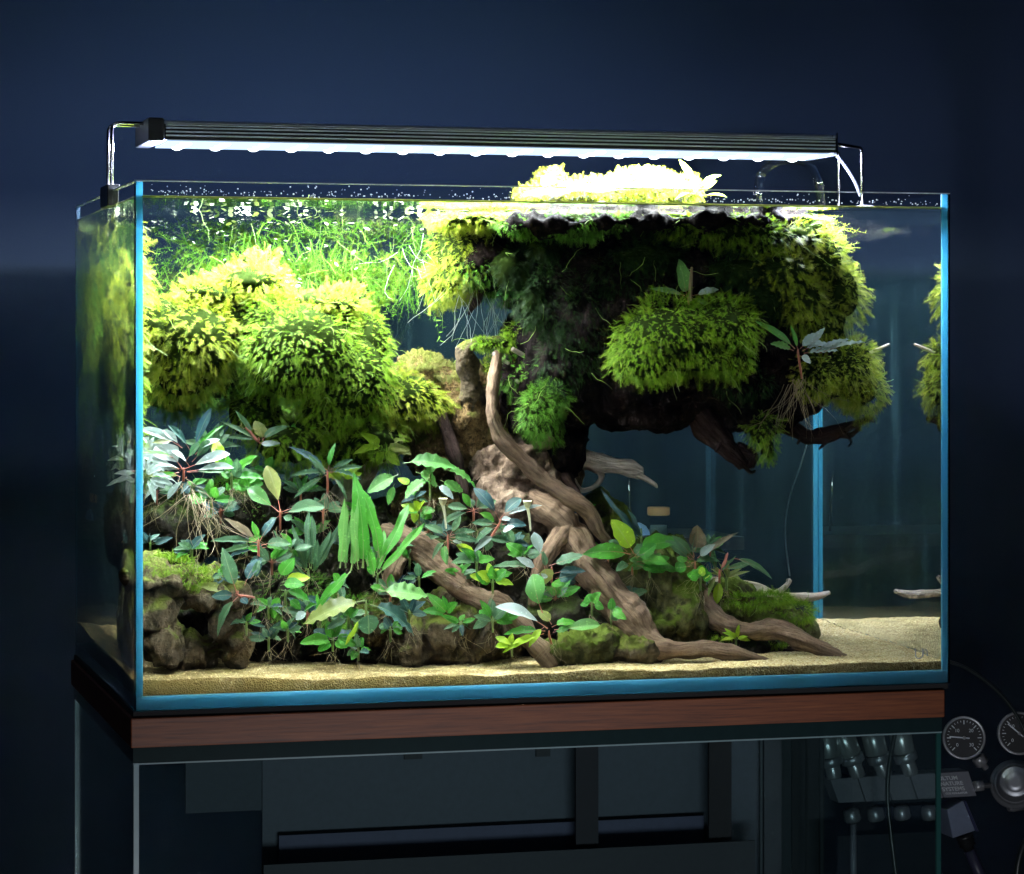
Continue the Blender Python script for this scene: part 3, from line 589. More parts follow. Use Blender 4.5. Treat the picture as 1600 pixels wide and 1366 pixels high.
cushion('moss patch on the bent mossy branch', [(770, 536, 0.135, 32, 10, .012), (800, 520, 0.14, 24, 18, .012), (830, 512, 0.14, 18, 12, .012)], MG, .0075, 1.2, down=.3)
cushion('yellow moss lit behind the bent branch', [(766, 580, 0.18, 20, 20, .012)], G, .008, 1.2)
cushion('dim moss tufts hanging in the shadow of the crown', [(890, 405, 0.13, 34, 14, .012), (920, 425, 0.13, 26, 12, .012)], GR, .010, .7, down=.5)
cushion('moss on the low right stone', [(1190, 935, 0.15, 50, 12, .025), (1235, 955, 0.15, 34, 14, .02)], MG, .0075, 1., down=.3, core=False)
cushion('bright moss at the foot of the right stones', [(1130, 990, 0.1, 22, 10, .012), (1200, 1000, 0.105, 30, 8, .012)], MG, .007, 1., down=.2, core=False)
cushion('yellow moss crust on top of the left front stone', [(262, 884, 0.055, 42, 12, .02), (330, 905, 0.06, 40, 18, .02), (300, 900, 0.05, 30, 10, .015)], MG, .006, 1., down=.2, core=False)
cushion('loose yellow green moss hanging below the left mounds', [(450, 690, 0.15, 60, 40, .03), (590, 690, 0.15, 40, 40, .03), (540, 700, 0.16, 50, 40, .03), (400, 650, 0.17, 50, 40, .03)], MG, .012, .8, down=.8)
cushion('green moss on the earthy left stone', [(350, 770, 0.14, 45, 22, .02), (390, 790, 0.13, 30, 20, .02)], GR, .008, 1., down=.2)
cushion('deep shade moss behind the front fern', [(540, 960, 0.09, 50, 30, .02), (470, 930, 0.1, 60, 35, .02)], GR, .010, .6, down=.4, core=False)
# stringy growth along the back on the left
cushion('tangled stringy green plants across the back left', [(430, 370, 0.27, 95, 34, .03), (560, 385, 0.26, 95, 38, .03), (350, 400, 0.28, 75, 40, .03), (500, 430, 0.25, 90, 30, .03), (640, 420, 0.25, 50, 40, .03)], GR, .022, 1.1, kind='needle', down=.5, name='stringy_plants', cat='water plant', core=False, wid=.22)
# moss grown out above the water: the lamp's burnt-out white is put into its base colour
cushion('white lit moss mound growing out above the water', [(1000, 292, 0.17, 70, 22, .035), (930, 300, 0.17, 70, 16, .03), (1050, 295, 0.18, 45, 18, .03), (860, 305, 0.18, 55, 12, .03), (858, 282, 0.18, 18, 18, .02)], G, .007, 1.3, down=-.2, top=.389, name='emersed_moss', cm=plain('emersed_moss_base', (.40, .40, .30), .9))

cushion('golden moss pressed along the left end glass', [(-.2905+.002*(y_ > .2), y_, z_, .006, .022, .032) for y_ in (.10, .15, .20, .25, .30) for z_ in (.255, .29, .318)], G, .015, .35, down=.5, world=True, core=False)
cushion('green moss hanging below it along the left end glass', [(-.2905+.002*(y_ > .2), y_, z_, .006, .024, .032) for y_ in (.10, .16, .22, .28, .32) for z_ in (.185, .22)], MG, .015, .35, down=.8, world=True, core=False)
cushion('stringy green plants in the rear left corner', [(-.25, .31, .31, .04, .03, .025), (-.27, .29, .27, .02, .04, .03), (-.21, .32, .30, .04, .03, .02)], GR, .022, 1.2, kind='needle', down=.5, name='stringy_plants', cat='water plant', core=False, wid=.22, world=True)
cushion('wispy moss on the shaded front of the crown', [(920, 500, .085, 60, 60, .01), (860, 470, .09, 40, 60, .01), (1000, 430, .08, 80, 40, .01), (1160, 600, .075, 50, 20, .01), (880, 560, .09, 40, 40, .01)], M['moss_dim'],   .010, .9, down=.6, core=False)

cushion('blown out golden moss between crown top and water surface', [(840, 338, .15, 110, 12, .05), (950, 336, .14, 110, 12, .06), (1080, 336, .14, 95, 12, .06), (740, 345, .15, 70, 16, .05)], G, .012, 1., down=0)

cushion('soft yellow green growth filling the back left behind the mounds', [(470, 402, .30, 105, 26, .018), (600, 405, .30, 75, 36, .018), (350, 395, .31, 55, 22, .018), (560, 450, .29, 60, 22, .018)], MG, .015, .8, down=.6, core=False, name='background_moss')

cushion('dark green moss mass behind and under the left mounds', [(290, 610, .25, 70, 40, .03), (390, 600, .25, 60, 45, .03), (330, 560, .26, 80, 40, .03), (450, 660, .24, 50, 30, .03), (255, 560, .25, 40, 50, .03)], GR, .013, .9, down=.6)
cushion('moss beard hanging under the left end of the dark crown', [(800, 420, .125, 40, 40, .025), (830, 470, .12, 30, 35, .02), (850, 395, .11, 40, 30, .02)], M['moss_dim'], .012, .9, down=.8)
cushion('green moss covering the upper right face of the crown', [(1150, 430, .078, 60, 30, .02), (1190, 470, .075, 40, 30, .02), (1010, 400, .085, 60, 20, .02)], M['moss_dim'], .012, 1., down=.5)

cushion('short olive moss capping the golden pitted stone', [(655, 572, .19, 34, 14, .03), (695, 585, .175, 30, 14, .02), (640, 600, .18, 30, 18, .02)], M['strand_moss'], .007, .9, down=.3, core=False)
# ------------------------------------------------------------------ leaves
def leaf_mesh(name, ratio, shape, wav=0., nw=5, bend=.25, pet=.18, fold=.30, seed=0, nu=6, nv=14, twist=0.):
    """unit length along +x, petiole first; blade half folded along its rib and bent to -z"""
    v = []; f = []; uv = []; mi = []
    def mid(t): return -bend*t*t+.10*math.sin(t*2.2)*bend, twist*t*t*.3
    for j in range(nv+1):
        q = j/nv; x = pet+(1-pet)*q
        if shape == 'ell': hw = ratio/2*math.sin(math.pi*q**.85)**.75
        elif shape == 'obov': hw = ratio/2*(math.sin(math.pi*q**1.35)**.7)
        elif shape == 'round': hw = ratio/2*math.sin(math.pi*q**.8)**.6
        else: hw = ratio/2*min(1, (math.sin(math.pi*min(1, q*1.02+.03)))**.35)
        hw = max(hw, .004); z0, y0 = mid(x)
        for i in range(nu+1):
            u = i/nu*2-1; ed = abs(u)**2
            wz = wav*ed*math.sin(2*math.pi*nw*q+seed+(u > 0)*1.3)
            hh = hw*(1+(.22 if shape == 'strap' else .035)*math.sin(2*math.pi*nw*1.3*q+seed*2+(u > 0)*2)*ed)
            v.append((x, y0+u*hh, z0+fold*abs(u)*hw+wz)); uv.append((i/nu, q))
    for j in range(nv):
        for i in range(nu):
            a = j*(nu+1)+i; f.append((a, a+1, a+nu+2, a+nu+1)); mi.append(0)
    b = len(v); K = 5; ns = 7; r = .012
    for j in range(ns):
        x = j/(ns-1)*(pet+.35*(1-pet)); z0, y0 = mid(x); rr = r*(1-.6*j/(ns-1))*(1.3 if j == 0 else 1)
        for k in range(K): a = 2*math.pi*k/K; v.append((x, y0+rr*math.cos(a), z0-rr*.5+rr*math.sin(a))); uv.append((.3, .5))
    for j in range(ns-1):
        for k in range(K): f.append((b+j*K+k, b+j*K+(k+1) % K, b+(j+1)*K+(k+1) % K, b+(j+1)*K+k)); mi.append(1)
    me = bpy.data.meshes.new(name); me.from_pydata(v, [], f); me.update()
    ul = me.uv_layers.new(name='UVMap'); li = np.empty(len(me.loops), np.int32); me.loops.foreach_get('vertex_index', li)
    ul.data.foreach_set('uv', np.array(uv, np.float32)[li].ravel()); me.materials.append(M['green']); me.materials.append(M['green_stem'])
    me.polygons.foreach_set('material_index', np.array(mi, np.int32)); me.polygons.foreach_set('use_smooth', np.full(len(f), True)); return me
LM = {}
for k, (shape, ratio, wav, nw, pet) in {'buce': ('ell', .36, .020, 3.3, .20), 'wavy': ('ell', .36, .035, 5, .15), 'obov': ('obov', .42, .006, 2, .25), 'round': ('round', .60, .030, 2.6, .18), 'strap': ('strap', .14, .020, 12, .10), 'lance': ('ell', .20, .006, 3, .12)}.items():
    LM[k] = [leaf_mesh('leaf_'+k, ratio, shape, wav, nw, b, pet, .34, sd, twist=tw) for sd, (b, tw) in enumerate(((.12, .3), (.32, -.3), (.55, .2), (.2, .6), (.42, -.6)))]
RATIO = {'buce': .36, 'wavy': .36, 'obov': .42, 'round': .60, 'strap': .14, 'lance': .20}
def add_leaf(parent, b, t, width, kind, m, stem, up=.6, tz=0.):
    """one leaf part from world point b to world point t, width in metres"""
    d = t-b; L = d.length
    if L < 1e-5: return
    d.normalize(); vi = random.choice(LM[kind]); n = Vector((-FW[0], -FW[1], 0))*random.uniform(.75, 1.1)+Vector((0, 0, up))+Vector([random.gauss(0, .18) for _ in range(3)])
    n -= d*n.dot(d); n.normalize(); y = n.cross(d); o = bpy.data.objects.new('leaf', vi); link(o, parent)
    sy = width/RATIO[kind]
    R = Matrix((( d.x*L, y.x*sy, n.x*L, b.x), (d.y*L, y.y*sy, n.y*L, b.y), (d.z*L, y.z*sy, n.z*L, b.z), (0, 0, 0, 1)))
    o.matrix_parent_inverse = Matrix.Translation(-Vector(parent.location)); o.matrix_basis = R
    for i, mm in ((0, m), (1, stem)): o.material_slots[i].link = 'OBJECT'; o.material_slots[i].material = mm
    return o
def hair_roots(parent, p, n, L, m=None, spread=.006, r=.00022, down=1.):
    s = Soup()
    for i in range(n):
        q = np.array(p)+rng.normal(size=3)*spread*.3; d = np.array([rng.normal()*.5, rng.normal()*.3-.1, -down]); P = [q.copy()]
        for k in range(5): d += rng.normal(size=3)*.35; d[2] = min(d[2], -.1*down); q = q+d/np.linalg.norm(d)*L*rng.uniform(.1, .25); q[2] = min(q[2], WL-.003); P.append(q.copy())
        s.tube(P, np.linspace(r, r*.4, len(P)), 3)
    o = s.obj('hair_roots', m or M['root'], parent); o['kind'] = 'stuff'; return o
def plant(label, px, py, y, leaves, m='buce', kind='buce', stem='red_stem', name='rosette_plant', roots=8, rl=.02, fwd=.012, up=.6, stemlen=18, cat='water plant', group=None, lean=0):
    """leaves rows: x0, y0, x1, y1, width (photo pixels) [, material [, kind]]"""
    b0 = at(px, py, y); root = thing(name, label, cat, b0, group); s = mpp(px, y)
    b1 = at(px+lean, py+stemlen, y+.004)
    tube('stem', [(*b1, .0008), (*((b0+b1)/2), .0009), (*b0, .0009), (*(b0+Vector((0, 0, .003))), .0005)], M[stem], root, 7, 8)
    for r in leaves:
        mm = r[5] if len(r) > 5 and r[5] else m; kk = r[6] if len(r) > 6 else kind
        yy = y-random.uniform(-.3, 1.)*fwd
        a = at(r[0], r[1], y-.1*fwd); t = at(r[2], r[3], yy)
        add_leaf(root, a, t, r[4]*s, kk, M[mm], M[stem], up)
    if roots: hair_roots(root, b1, roots, rl)
    return root
def rosette(label, px, py, y, n, L, w, m='green', kind='round', stem='green_stem', spread=160, tilt=90, mats=None, **kw):
    """a small plant whose leaves fan out round its heart"""
    rows = []
    for i in range(n):
        a = math.radians(tilt-spread/2+spread*(i+.5)/n+random.uniform(-12, 12)); l = L*random.uniform(.65, 1.15)
        rows.append((px+random.uniform(-2, 2), py+random.uniform(-2, 2), px+l*math.cos(a), py-l*math.sin(a)*.8, w*random.uniform(.75, 1.15), random.choice(mats) if mats else None))
    return plant(label, px, py, y, rows, m, kind, stem, **kw)
random.seed(21)
plant('silver leaved plant against the left glass, roots hanging below', 287, 738, .06, [
    (285, 733, 258, 688, 36), (283, 736, 224, 706, 14), (287, 733, 356, 708, 22), (292, 737, 362, 727, 17), (295, 738, 350, 735, 14, 'buce'), (280, 738, 226, 750, 13, 'green', 'lance'), (278, 742, 224, 768, 12), (292, 745, 262, 772, 12),
    (285, 700, 228, 660, 17), (283, 700, 262, 668, 12), (300, 712, 322, 640, 15, 'buce_dark'), (298, 705, 272, 664, 13, 'buce_dark'), (302, 708, 343, 655, 7, 'green', 'lance'), (305, 710, 336, 678, 15), (300, 722, 330, 690, 16, 'buce'), (270, 715, 232, 700, 10, 'green', 'lance'), (296, 728, 276, 702, 14), (290, 720, 310, 695, 16, 'buce'),
    (290, 735, 242, 720, 13), (282, 745, 238, 733, 10, 'olive', 'lance'), (270, 690, 240, 690, 9, 'olive', 'lance')], 'silver', 'obov', roots=9, rl=.05, stemlen=14, up=.9, name='rosette_plant')
plant('plant of soft green oval leaves right of the silver plant', 362, 745, .07, [(362, 745, 345, 700, 20), (362, 742, 400, 712, 15), (360, 745, 395, 730, 20, 'buce'), (365, 748, 408, 738, 15), (360, 750, 348, 735, 13), (366, 755, 390, 765, 22), (370, 752, 372, 718, 18, 'buce'), (360, 758, 352, 762, 12), (352, 735, 330, 690, 22, 'lime')], 'green', 'round', 'green_stem')
plant('slanting red stemmed plant under the left moss mounds', 404, 690, .12, [(402, 688, 350, 675, 8), (402, 688, 345, 655, 7), (410, 688, 436, 655, 14), (412, 690, 405, 655, 20, 'olive', 'round'), (405, 692, 432, 698, 12, 'silver'), (395, 678, 375, 640, 8), (415, 695, 445, 690, 12, 'lime')], 'buce', 'lance', stemlen=-22, lean=-20)
plant('plant with one tall olive leaf and broad blue green leaves', 438, 803, .055, [(438, 800, 427, 727, 25, 'olive', 'obov'), (436, 800, 386, 762, 24, 'anubias'), (440, 800, 498, 776, 22), (440, 803, 480, 793, 14), (436, 806, 420, 818, 13), (438, 806, 455, 812, 12)], 'buce', 'obov', stemlen=26)
plant('long leaved plant with brownish upper leaf on the mossy left stone', 404, 850, .05, [(403, 846, 360, 813, 13, 'brown_leaf'), (402, 848, 335, 838, 12), (402, 852, 343, 860, 9), (405, 845, 398, 815, 11, 'green'), (406, 846, 426, 806, 14, 'buce_dark'), (408, 852, 456, 842, 17), (400, 858, 352, 868, 9, 'buce_dark'), (410, 856, 445, 850, 12, 'green'), (404, 860, 395, 900, 20, 'buce_dark')], 'buce', 'buce', stemlen=40)
plant('splayed plant with red petioles over the left front stone', 372, 930, .035, [(372, 928, 308, 912, 15, 'olive'), (370, 930, 332, 928, 16, 'buce_dark'), (370, 926, 347, 862, 24), (372, 932, 330, 974, 14), (376, 932, 384, 944, 12, 'buce_dark'), (382, 915, 402, 866, 20, 'buce_dark'), (392, 905, 410, 878, 12)], 'buce', 'buce', stemlen=4, lean=26, roots=10)
plant('red crowned plant with drooping arched leaves below the moss', 512, 742, .085, [(511, 735, 463, 697, 12, 'buce_dark'), (513, 733, 519, 694, 9, 'green'), (511, 738, 456, 735, 9), (515, 735, 552, 712, 8), (515, 738, 560, 735, 8), (510, 742, 458, 770, 10), (516, 740, 566, 718, 9, 'buce', 'wavy'), (510, 745, 492, 716, 10), (517, 745, 548, 770, 8)], 'buce', 'wavy', stemlen=30, roots=14, rl=.04)
plant('tall bright green fern of upright wavy strap leaves', 590, 902, .055, [(531, 888, 546, 782, 14, 'anubias'), (549, 892, 562, 776, 16, 'anubias'), (567, 888, 576, 742, 20), (592, 872, 588, 760, 19), (594, 878, 647, 788, 16), (590, 898, 670, 820, 12), (586, 900, 574, 822, 13), (584, 902, 572, 858, 12), (540, 888, 534, 800, 13, 'anubias'), (575, 885, 556, 770, 14), (560, 890, 540, 762, 12, 'anubias'), (588, 895, 612, 830, 12)], 'green', 'strap', 'green_stem', name='fern', stemlen=10, up=.2)
plant('dark narrow leaved fern left of the tall bright fern', 482, 895, .075, [(480, 890, 452, 826, 9), (484, 888, 474, 805, 10), (486, 890, 500, 806, 10), (482, 892, 440, 850, 8), (488, 892, 520, 830, 9), (478, 892, 466, 850, 12), (490, 896, 505, 850, 9), (480, 900, 440, 880, 8), (494, 890, 540, 812, 10), (475, 900, 430, 832, 8)], 'buce', 'strap', 'green_stem', name='fern', up=.3)
plant('front plant with one large yellow olive leaf hanging left', 572, 945, .03, [(570, 938, 476, 962, 34, 'olive', 'wavy'), (548, 893, 494, 948, 15, 'green', 'strap'), (590, 922, 670, 932, 34), (578, 945, 656, 962, 30, 'buce_dark'), (574, 955, 580, 990, 32, 'buce', 'round'), (480, 955, 462, 968, 16, 'silver')], 'anubias', 'wavy', 'green_stem', up=1., fwd=.006)
plant('green leaf cluster under the dark fern', 446, 928, .045, [(440, 922, 490, 930, 17), (436, 905, 452, 872, 22), (440, 910, 480, 895, 18, 'lime'), (438, 915, 470, 905, 20), (450, 935, 470, 950, 14), (440, 930, 425, 955, 16)], 'green', 'buce', 'green_stem')
plant('broad leaved plant with large arching leaves before the golden stone', 672, 742, .075, [(630, 724, 713, 712, 27), (694, 734, 750, 742, 19), (650, 738, 692, 752, 24), (672, 746, 628, 772, 24), (688, 750, 724, 772, 20), (682, 758, 710, 772, 13, 'silver'), (622, 742, 572, 762, 24), (616, 756, 608, 788, 13), (670, 745, 675, 718, 14), (640, 760, 628, 742, 14, 'lime')], 'anubias', 'wavy', 'green_stem', up=1.1, stemlen=40, fwd=.01)
plant('blue leaved plant with two upright paddle leaves before the trunk', 781, 818, .065, [(780, 812, 754, 762, 19, 'buce_dark', 'obov'), (782, 810, 808, 776, 19, 'buce_dark', 'obov'), (784, 808, 838, 783, 8, 'silver'), (780, 812, 798, 808, 9, 'silver'), (784, 820, 820, 812, 16, 'buce_dark'), (778, 820, 738, 812, 13), (776, 824, 744, 832, 13), (785, 826, 808, 846, 15), (774, 836, 745, 850, 11, 'silver'), (768, 840, 762, 860, 14), (782, 830, 800, 826, 12, 'silver')], 'buce', 'buce', stemlen=34, lean=-22)
plant('narrow leaved grey green plant left of the blue leaved one', 700, 842, .07, [(698, 838, 668, 814, 13), (702, 838, 740, 822, 12), (702, 840, 745, 836, 12), (700, 842, 735, 858, 11, 'silver'), (698, 845, 672, 862, 10), (703, 836, 722, 806, 11), (696, 846, 690, 880, 13, 'anubias'), (705, 848, 744, 868, 14, 'lime'), (700, 836, 690, 812, 9, 'buce_dark')], 'buce', 'buce', stemlen=30)
plant('plant with large pale oval leaves at the centre front by the sand', 858, 992, .035, [(848, 958, 824, 905, 33, 'anubias', 'obov'), (856, 982, 790, 938, 25, 'silver', 'obov'), (866, 984, 937, 976, 22, 'anubias', 'obov'), (862, 980, 900, 960, 17, 'green'), (864, 988, 890, 982, 12), (852, 986, 788, 984, 14, 'green'), (850, 990, 785, 1008, 12, 'lime'), (862, 976, 846, 950, 16, 'olive'), (850, 980, 826, 1000, 12, 'lime')], 'anubias', 'buce', stemlen=14, lean=4, up=.9)
plant('bluish plant around the left arm of the forked root', 862, 892, .06, [(858, 884, 910, 868, 21), (855, 888, 846, 866, 9), (850, 884, 858, 912, 24, 'olive', 'round'), (862, 900, 834, 903, 9, 'silver'), (840, 890, 812, 872, 13, 'silver'), (866, 896, 912, 884, 14, 'buce_dark'), (868, 904, 900, 900, 22, 'buce_dark', 'round'), (835, 888, 775, 876, 14), (845, 875, 842, 832, 18, 'silver', 'obov'), (860, 908, 875, 918, 16, 'green')], 'buce', 'buce')
plant('lime and green broad leaved plant right of the trunk', 988, 892, .085, [(990, 865, 962, 810, 30, 'lime', 'round'), (985, 866, 918, 850, 26, 'green', 'wavy'), (992, 866, 1058, 826, 28), (994, 872, 1026, 856, 20), (995, 878, 1042, 872, 18), (984, 880, 962, 886, 14, 'buce'), (996, 884, 1040, 894, 17), (990, 872, 1010, 845, 20, 'buce'), (980, 862, 955, 840, 16, 'buce'), (1000, 880, 1060, 884, 14)], 'green', 'round', stemlen=6)
plant('grey leaved plant with an olive top leaf on the tall stone', 1086, 884, .09, [(1086, 862, 1098, 826, 27, 'brown_leaf', 'round'), (1084, 872, 1055, 835, 14, 'buce'), (1080, 875, 1048, 848, 17, 'buce'), (1090, 872, 1110, 852, 14, 'silver'), (1084, 870, 1080, 838, 16), (1080, 880, 1120, 866, 14, 'buce'), (1092, 874, 1150, 824, 9, 'brown_leaf', 'lance'), (1076, 880, 1060, 866, 14, 'green'), (1078, 885, 1050, 890, 17, 'green', 'round'), (1084, 888, 1110, 896, 18, 'green', 'round')], 'buce', 'buce')
plant('wispy plant with pink curled stem and long arching leaves', 1124, 896, .095, [(1126, 893, 1150, 870, 4, None, 'strap'), (1146, 872, 1212, 890, 11), (1130, 890, 1180, 880, 10), (1120, 892, 1108, 862, 9), (1126, 894, 1140, 860, 5, 'red_stem', 'strap'), (1120, 900, 1100, 925, 8, 'olive'), (1124, 905, 1122, 945, 15, 'lime', 'wavy')], 'buce', 'lance')
plant('dark strap leaved fern rising behind the lime plant', 1002, 832, .12, [(1000, 840, 948, 780, 8), (1002, 840, 962, 800, 9), (998, 842, 960, 818, 9), (1004, 842, 980, 795, 8)], 'buce_dark', 'strap', 'green_stem', name='fern')
plant('silver leaved plant with red heart perched on the right of the crown', 1247, 552, .052, [(1242, 545, 1190, 492, 11, 'anubias', 'lance'), (1246, 545, 1238, 512, 7, 'green', 'lance'), (1240, 548, 1206, 532, 14, 'anubias'), (1250, 545, 1278, 520, 15), (1254, 548, 1302, 524, 14), (1256, 552, 1312, 545, 12), (1250, 556, 1268, 562, 12), (1276, 548, 1325, 528, 9), (1280, 552, 1348, 528, 8), (1262, 545, 1290, 512, 11)], 'silver', 'wavy', stemlen=40, lean=6, roots=12, rl=.05, up=1.)
plant('small shaded plant with a broken stalk on the middle moss pad', 1076, 468, .06, [(1074, 466, 1062, 412, 22, 'anubias', 'round'), (1070, 462, 1024, 448, 10, 'buce', 'lance'), (1082, 462, 1126, 452, 12, 'silver'), (1078, 464, 1110, 478, 8, 'buce')], 'buce', 'buce', stemlen=8, roots=0)
tube('stalk', [(*at(1078, 470, .055), .0016), (*at(1079, 445, .055), .0014), (*at(1081, 418, .055), .0009)], M['root'], bpy.data.objects['rosette_plant.014'] if 'rosette_plant.014' in bpy.data.objects else None, 8)
for lab, px, py in (('pale flower on an upright stalk before the ochre stone', 692, 782), ('second pale flower on its stalk beside the blue paddle leaves', 824, 786)):
    y = .06; b = at(px+5, py+44, y); f_ = thing('flower', lab, 'flower', b); s = mpp(px, y)
    tube('stalk', [(*b, .0007), (*at(px+3, py+22, y), .0009), (*at(px, py+6, y), .0013)], plain('flower_stalk', (.45, .42, .25), .5), f_, 8)
    v, f = lathe([(0, 3.2*s), (4*s, 5.5*s), (9*s, 6.5*s), (10*s, 7.5*s), (9*s, 5*s)], at(px, py+7, y), (0, -.1, 1), 14); mesh_obj('flower_cup', v, f, plain('flower_cup_cream', (.48, .45, .26), .5), f_)
R_ = rosette
R_('small fresh green rosette between the left root and the front plant', 770, 910, .055, 9, 34, 17, mats=['green', 'green', 'lime'])
R_('small green plant under the blue leaved plant', 745, 880, .065, 7, 28, 14, mats=['green', 'buce'])
R_('green clover like plant in the hollow of the forked root', 820, 870, .075, 7, 30, 17, mats=['green', 'buce'])
R_('tiny green pair of leaves in the shade left of the long root', 925, 945, .07, 4, 22, 17, mats=['green'], spread=200)
R_('small green plant clinging to the inner side of the long root', 955, 958, .06, 6, 26, 13, mats=['green', 'buce'], tilt=20)
R_('lime leaflets at the foot of the centre front plant', 800, 1008, .035, 5, 24, 12, m='lime', kind='buce', tilt=120)
R_('small green plant under the broad arching leaves', 655, 800, .09, 8, 26, 14, mats=['lime', 'green'], spread=300)
R_('blue grey rosette under the stalked flower', 660, 850, .09, 7, 34, 12, m='buce', kind='buce', stem='red_stem')
R_('grey green rosette at the left edge by the red heart plant', 245, 770, .10, 7, 34, 13, m='buce', kind='buce', stem='red_stem')
R_('yellow green plant glowing behind the red stemmed plant', 455, 690, .14, 12, 40, 12, mats=['lime', 'green'], spread=330)
R_('lime leaflets beneath the low moss slope', 600, 700, .13, 10, 38, 14, mats=['lime', 'olive'], spread=330)
R_('small round green leaves right of the silver plant roots', 385, 758, .10, 9, 28, 15, mats=['green'], spread=240)
R_('dim green plant low in the shade behind the large olive leaf', 520, 1000, .05, 8, 40, 18, mats=['green', 'buce_dark'], spread=300)
R_('dim small plant beside the yellow fallen leaf', 545, 965, .05, 7, 30, 14, mats=['green', 'buce'], spread=260)
R_('green leaves right of the pink stalk on the tall stone', 1015, 885, .09, 8, 36, 17, mats=['green', 'anubias'])
R_('small green plant where the right root leaves the stone', 1095, 905, .085, 6, 26, 16, mats=['green', 'lime'])
R_('tuft of thin green leaves above the right stone', 1135, 905, .11, 9, 32, 6, m='olive', kind='lance', spread=120)
R_('sprig of bright green leaves at the foot of the right root', 1150, 1000, .085, 7, 24, 8, m='lime', kind='lance')
R_('small green rosette behind the silver plant', 330, 700, .12, 8, 40, 14, m='buce', kind='buce')
R_('mid green rosette between red heart plant and tall fern', 505, 800, .09, 8, 36, 14, m='buce', kind='buce', stem='red_stem')
R_('lime crinkled leaf cluster beside the tall fern', 535, 750, .11, 6, 36, 12, m='lime', kind='wavy')
R_('blue green rosette right of the long leaved plant', 455, 860, .07, 8, 34, 14, mats=['buce', 'green'], kind='buce')
R_('small plant at the left glass low in the shade', 235, 850, .08, 7, 30, 12, mats=['buce_dark'], kind='buce')
R_('green rosette peeping from behind the central trunk foot', 915, 800, .16, 6, 22, 10, mats=['green'])
R_('leafy sprig on the mossy branch stub', 735, 440, .14, 6, 26, 8, m='olive', kind='lance', spread=300)
R_('small bright green leaves hanging under the left crown end', 795, 450, .13, 6, 26, 9, m='green', kind='buce', tilt=270)
R_('dark green rosette deep behind the forked root', 800, 850, .10, 8, 34, 14, mats=['buce_dark', 'buce'], kind='buce')
R_('little green plant right of the broken root hollow', 720, 900, .075, 7, 26, 13, mats=['green', 'buce'])
R_('dark leaved rosette under the left broken root', 640, 960, .045, 7, 30, 12, mats=['buce_dark'], kind='buce')
# a fallen yellow strap leaf
o = thing('fallen_leaf', 'yellow fallen leaf hanging in the shade below the olive leaf', 'leaf', at(560, 975, .03)); add_leaf(o, at(562, 968, .03), at(544, 1010, .03), 7*mpp(550, .03), 'strap', M['lime'], M['green_stem'])
# emersed seedling leaves standing in air at the right end of the white mound
em = thing('emersed_plant', 'pale plant of upright curled leaves standing out of the water right of the white mound', 'plant', air(1090, 300, .13))
for x0, y0, x1, y1, w_ in ((1088, 300, 1076, 256, 13), (1090, 298, 1112, 268, 13), (1092, 302, 1118, 284, 13), (1092, 306, 1134, 302, 9), (1086, 302, 1070, 285, 9), (1084, 304, 1062, 296, 8)):
    add_leaf(em, air(x0, y0, .13), air(x1, y1, .12), w_*.00045, 'obov', M['lime'], M['green_stem'], 1.)
em = thing('emersed_leaf', 'single green leaf poking from the white mound', 'leaf', air(975, 292, .10)); add_leaf(em, air(972, 292, .10), air(1000, 272, .095), 9*.00045, 'buce', M['anubias'], M['green_stem'])
# bright little leaves strung below the water surface at the back left
k = 0
fp = thing('floating_plants', 'scattered leaflets and pads, coloured lit white, floating under the surface at the back left', 'water plant', (-.15, .24, WL-.02))
s = Soup(); disc = [(math.cos(a), math.sin(a)) for a in np.linspace(0, 2*math.pi, 8, endpoint=False)]
for i in range(230):
    px = random.uniform(290, 690); py = random.choice([random.uniform(322, 352), random.uniform(322, 420)]); y = random.uniform(.16, .30)
    if i % 4 == 0: px, py, y = random.uniform(370, 470), random.uniform(420, 470), random.uniform(.15, .2)
    p = at(px, py, y); p.z = min(p.z, WL-.0015); r = random.uniform(.0010, .0024); tl = [random.gauss(0, .35) for _ in range(2)]
    s.add([(p.x+c_*r, p.y+s_*r, p.z+c_*r*tl[0]+s_*r*tl[1]) for c_, s_ in disc], [tuple(range(8))])
s.obj('leaflets', plain('lit_white_leaflets', (.62, .66, .42), .5), fp)['kind'] = 'stuff'  # the lamp's white light put into the leaflets' colour
hair_roots(fp, at(640, 400, .22), 9, .05, M['white_root'], .03, .00018); 
for x_, y_ in ((600, 360), (640, 365), (560, 360), (480, 360), (400, 360)): hair_roots(fp, at(x_, y_, .24), 6, .04, M['green_stem'], .05, .0002)
hr = thing('dangling_roots', 'pale thread like roots dangling under the left end of the crown', 'roots', at(760, 455, .15))
for x_, y_ in ((712, 440), (745, 450), (770, 455), (790, 460)): hair_roots(hr, at(x_, y_, .15), 6, .05, M['white_root'], .008, .00022, 2.)
hr = thing('dangling_roots', 'brown tangled roots hanging under the silver plant of the crown', 'roots', at(1240, 620, .075))
hair_roots(hr, at(1240, 600, .06), 18, .05, M['root'], .012, .0003, 1.5)
hr = thing('dangling_roots', 'long knotted roots hanging before the earthy stone at the left', 'roots', at(300, 780, .055))
for x_, y_ in ((292, 770), (300, 775), (312, 780), (322, 785)): hair_roots(hr, at(x_, y_, .055), 5, .065, M['root'], .006, .00035, 1.2)

